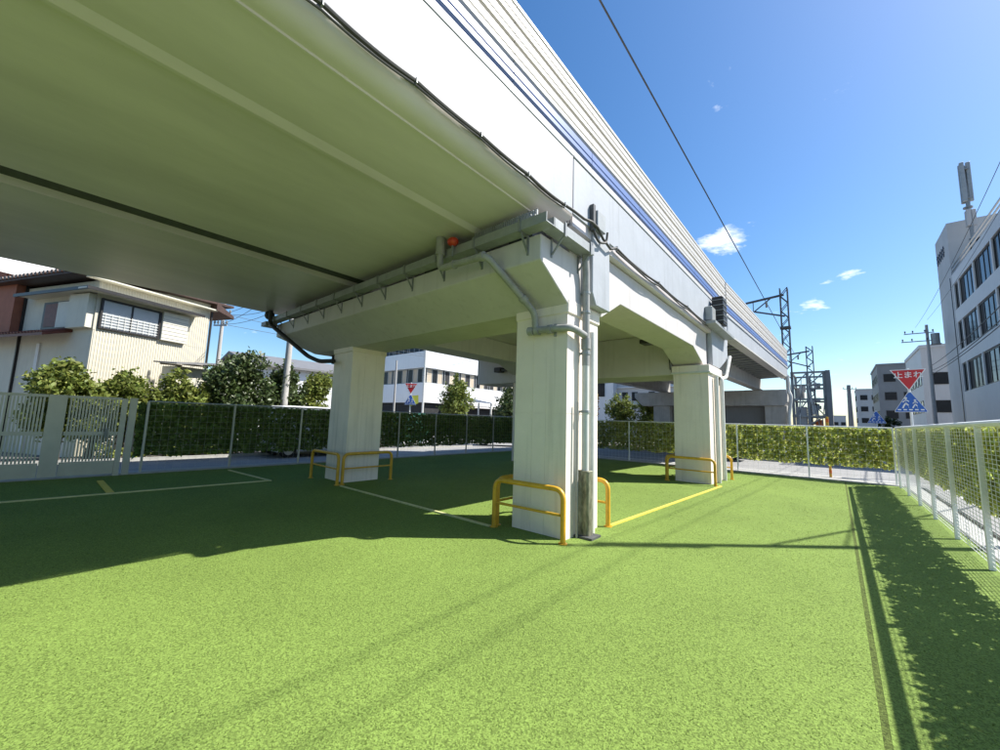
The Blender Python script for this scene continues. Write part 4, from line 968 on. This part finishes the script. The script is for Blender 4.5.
# ------------------------------------------------------------------ catenary masts and steel structure down the line
def lattice(t, name, base, h, w, m, step=.55, tk=.05):
    x, y, z = base; b = MB()
    for sx in (-1, 1):
        for sy in (-1, 1): b.bar((x + sx * w / 2, y + sy * w / 2, z), (x + sx * w / 2, y + sy * w / 2, z + h), tk)
    k = int(h / step)
    for i in range(k):
        z0, z1 = z + i * h / k, z + (i + 1) * h / k; s = 1 if i % 2 else -1
        for sy in (-1, 1):
            b.bar((x - s * w / 2, y + sy * w / 2, z0), (x + s * w / 2, y + sy * w / 2, z1), tk * .6)
            b.bar((x + sy * w / 2, y - s * w / 2, z0), (x + sy * w / 2, y + s * w / 2, z1), tk * .6)
    return b.build(name, m, t)
def cat_mast(label, base, h, arm, w=.42):
    t = thing('catenary_mast', label, 'mast', base); x, y, z = base
    lattice(t, 'mast', base, h, w, 'dark_steel', .5, .07)
    zt = z + h - .45
    b = MB(); b.bar((x, y, zt), (x - arm, y, zt - .25), .13); b.bar((x, y, zt - 1.55), (x - arm * .78, y, zt - .95), .10); b.bar((x - arm * .78, y, zt - .95), (x - arm * .35, y, zt - .15), .07); b.bar((x - arm * .8, y, zt - .95), (x - arm * .8, y, zt - .25), .05)
    b.build('arm', 'dark_steel', t)
    MB().tube([(x - arm * .45, y, zt - .3), (x - arm * .45, y, zt - .75)], .07).build('insulator', 'ceramic', t)
    MB().box(x - .3, x + .3, y - .3, y + .3, z + h * .55, z + h * .57).build('band', 'dark_steel', t)
cat_mast('dark lattice catenary mast with bracket arm above the noise barrier', (-2.35, 33.0, 5.0), 6.45, 2.3)
cat_mast('smaller lattice catenary mast beyond the end of the noise barrier', (-1.65, 48.0, 0.0), 9.7, 2.0, .5)
fr = thing('steel_frame_structure', 'open steel frame structure with stairs standing beside the end of the viaduct', 'steel structure', (-1.3, 40, 0))
for x in (-2.5, -1.55, -.55):
    for y in (38.5, 42): MB().box(x - .09, x + .09, y - .09, y + .09, 0, 6.1).build('column', 'steel_grey', fr)
for z in (1.4, 2.6, 3.9, 5.0, 6.0):
    for y in (38.5, 42): MB().box(-2.6, -.3, y - .07, y + .07, z, z + .14).build('beam', 'steel_grey' if z > 4 else 'galvanised', fr)
    for x in (-2.5, -.55): MB().box(x - .06, x + .06, 38.58, 41.92, z + .02, z + .12).build('beam', 'steel_grey', fr)
for (a, b) in (((-2.4, 38.4, 2.7), (-1.6, 38.4, 3.9)), ((-1.5, 38.4, 3.9), (-.6, 38.4, 2.7)), ((-2.4, 38.4, 5.0), (-1.6, 38.4, 6.0)), ((-1.5, 38.4, 5.0), (-.6, 38.4, 6.0)), ((-2.4, 38.4, 1.5), (-.7, 38.4, 2.6))):
    MB().bar(a, b, .08).build('brace', 'galvanised', fr)
MB().box(-2.4, -1.7, 38.7, 39.5, 1.5, 3.4).build('cabinet', 'bldg_grey', fr)
MB().box(-1.4, -1.0, 38.7, 39.5, 2.8, 3.5).build('cabinet', 'house_white', fr)
MB().box(-1.2, -.75, 38.6, 39.2, 1.5, 2.4).build('orange_cover', 'orange', fr)
MB().box(-2.35, -1.9, 40, 41.5, 4.1, 5.0).build('tank', 'pipe_grey', fr)
for k in range(11):
    rr = random.Random(500 + k); x = rr.uniform(-2.4, -.7); z = rr.uniform(1.4, 5.2); y = rr.uniform(38.7, 41)
    MB().box(x, x + rr.uniform(.1, .55), y, y + rr.uniform(.1, .5), z, z + rr.uniform(.12, .7)).build('fitting', rr.choice(['galvanised', 'house_white', 'bldg_grey', 'pipe_white', 'canvas']), fr)
for k in range(12):
    MB().box(-2.45 + k * .075, -1.9 + k * .075, 40.2, 40.9, 1.5 + k * .2, 1.54 + k * .2).build('stair_tread', 'galvanised', fr)
for k in range(9):
    rr = random.Random(700 + k); x = rr.uniform(-2.5, -.5)
    MB().bar((x, 38.35, rr.uniform(1.5, 3)), (x + rr.uniform(-.6, .6), 38.35, rr.uniform(3.5, 6)), .05).build('conduit', rr.choice(['galvanised', 'steel_grey', 'pipe_white']), fr)
dw = thing('dark_screen_wall', 'tall dark clad wall at the end of the steel frame structure', 'wall', (-.3, 41, 0))
MB().box(-.46, -.18, 38.2, 52, 0, 6.15).build('cladding', 'bldg_dark', dw)
for k in range(9): MB().box(-.48, -.462, 38.4 + k * 1.5, 38.48 + k * 1.5, 0, 6.1).build('rib', 'dark_steel', dw)
bol = thing('marker_post', 'orange and yellow marker post by the far ivy screen', 'post', (-.25, 18.4, 0))
MB().tube([(-.25, 18.4, -.03), (-.25, 18.4, 2.1)], .04, 10).build('tube', 'yellow', bol, smooth=True)
for z in (.1, .75, 1.9): MB().tube([(-.25, 18.4, z), (-.25, 18.4, z + .12)], .044, 10).build('orange_band', 'orange', bol, smooth=True)

# ------------------------------------------------------------------ vehicles glimpsed under and over the ivy
def car(label, base, rz, m, Ln=3.4, Wd=1.48, Ht=1.65):
    t = thing('parked_car', label, 'car', base, rz)
    def B(bm, n, mm, p=None, **k): return bm.build(n, mm, p or t, local=True, **k)
    l, w = Ln / 2, Wd / 2
    prof = [(-l, .32), (-l, .85), (-l + .06, 1.0), (-l + .22, Ht - .08), (-l + .4, Ht), (l - 1.2, Ht), (l - .75, 1.02), (l - .1, .88), (l, .70), (l, .30), (l - .3, .22), (-l + .25, .22)]
    body = MB()
    body.hexa([(x, -w + (.10 if z > 1.0 else 0), z) for x, z in prof][::-1], [(x, w - (.10 if z > 1.0 else 0), z) for x, z in prof][::-1])
    B(body, 'body', m, bevel=.04)
    for s in (-1, 1):
        B(MB().prism([(-l + .3, 1.05), (-l + .38, Ht - .14), (l - 1.28, Ht - .14), (l - .95, 1.05)], 'y', s * (w - .085) - .012, s * (w - .085) + .012), 'side_window', 'glass')
        B(MB().sphere((l - .02, s * (w - .25), .76), .13, 8, 6, (.4, 1, .7)), 'headlight', 'sign_white')
        B(MB().box(-l - .015, -l + .02, s * (w - .12) - .07, s * (w - .12) + .07, .78, 1.02), 'tail_light', 'lamp_red')
        for xx in (-l + .62, l - .62):
            wh = B(MB().tube([(xx, s * w - .18 * s, .28), (xx, s * w + .012 * s, .28)], .28, 18), 'wheel', 'tyre', smooth=True)
            B(MB().tube([(xx, s * w + .012 * s, .28), (xx, s * w + .022 * s, .28)], .17, 14), 'rim', 'rim', wh)
    B(MB().hexa([(l - 1.14, -w + .16, Ht - .1), (l - 1.14, w - .16, Ht - .1), (l - .8, w - .12, 1.06), (l - .8, -w + .12, 1.06)], [(l - 1.10, -w + .16, Ht - .08), (l - 1.10, w - .16, Ht - .08), (l - .76, w - .12, 1.08), (l - .76, -w + .12, 1.08)]), 'windscreen', 'glass')
    return t
car('dark small car glimpsed under the ivy on the shaded road corner', (-16.6, 19.6, -.034), math.radians(35), 'car_dark')
car('dark car parked across the road behind the farther pier', (-5.2, 22.9, -.034), 0.0, 'car_dark', 3.6)
car('white van roof showing over the shade-toned ivy beside the shaded pier', (-16.2, 7.2, -.03), math.radians(90), 'car_white', 3.5, 1.5, 1.93)
# small odds and ends beside the office block
bn = thing('rubbish_cover', 'green sheet covered heap with white bags at the road corner before the office block', 'heap', (-18.5, 13.5, 0))
MB().hexa([(-19.4, 12.7, 0), (-17.9, 12.7, 0), (-17.9, 14.9, 0), (-19.4, 14.9, 0)], [(-19.1, 12.9, 1.55), (-18.3, 12.9, 1.6), (-18.2, 14.6, 1.9), (-19.2, 14.6, 1.9)]).build('sheet', 'green_sheet', bn, bevel=.08)
for k, (x, y) in enumerate(((-17.5, 12.7), (-17.45, 13.3), (-17.5, 14.0), (-17.3, 14.6))):
    MB().sphere((x, y, .2), .24, 9, 6, (1, 1.2, .95)).build('bag', 'canvas', bn, smooth=True)
# kerb line and markings on the roads
for i, (a, b) in enumerate((((-17.0, -20, -.03), (-16.85, 17.2, .06)),)):
    structure(MB().box(a[0], b[0], a[1], b[1], a[2], b[2]).build('kerb_verge', 'kerb'), 'kerb of the verge along the side road')
structure(MB().box(-60, 1.5, 24.3, 24.5, -.03, .08).build('kerb_cross', 'kerb'), 'kerb on the far side of the cross road')
structure(MB().box(-20, 30, 18.6, 18.72, -.034, -.029).build('road_line', 'road_paint'), 'white edge line on the cross road')
structure(MB().box(2.35, 2.47, -30, 17.5, -.028, -.023).build('road_line', 'road_paint'), 'white edge line on the street beside the fence')
for k in range(5):
    structure(MB().box(2.7 + k * .9, 3.15 + k * .9, 19.5, 22.5, -.034, -.029).build('crossing_stripe', 'road_paint'), 'white zebra crossing stripe')
gr_ = thing('guard_fence', 'low white guard rail along the far side of the cross road', 'guard rail', (-6, 25, 0))
for k in range(12): MB().tube([(-16 + k * 1.55, 24.75, 0), (-16 + k * 1.55, 24.75, .85)], .045, 8).build('post', 'fence_white', gr_)
for z in (.45, .82): MB().tube([(-16, 24.75, z), (1.05, 24.75, z)], .03, 8).build('rail', 'fence_white', gr_)
bpy.context.view_layer.update()
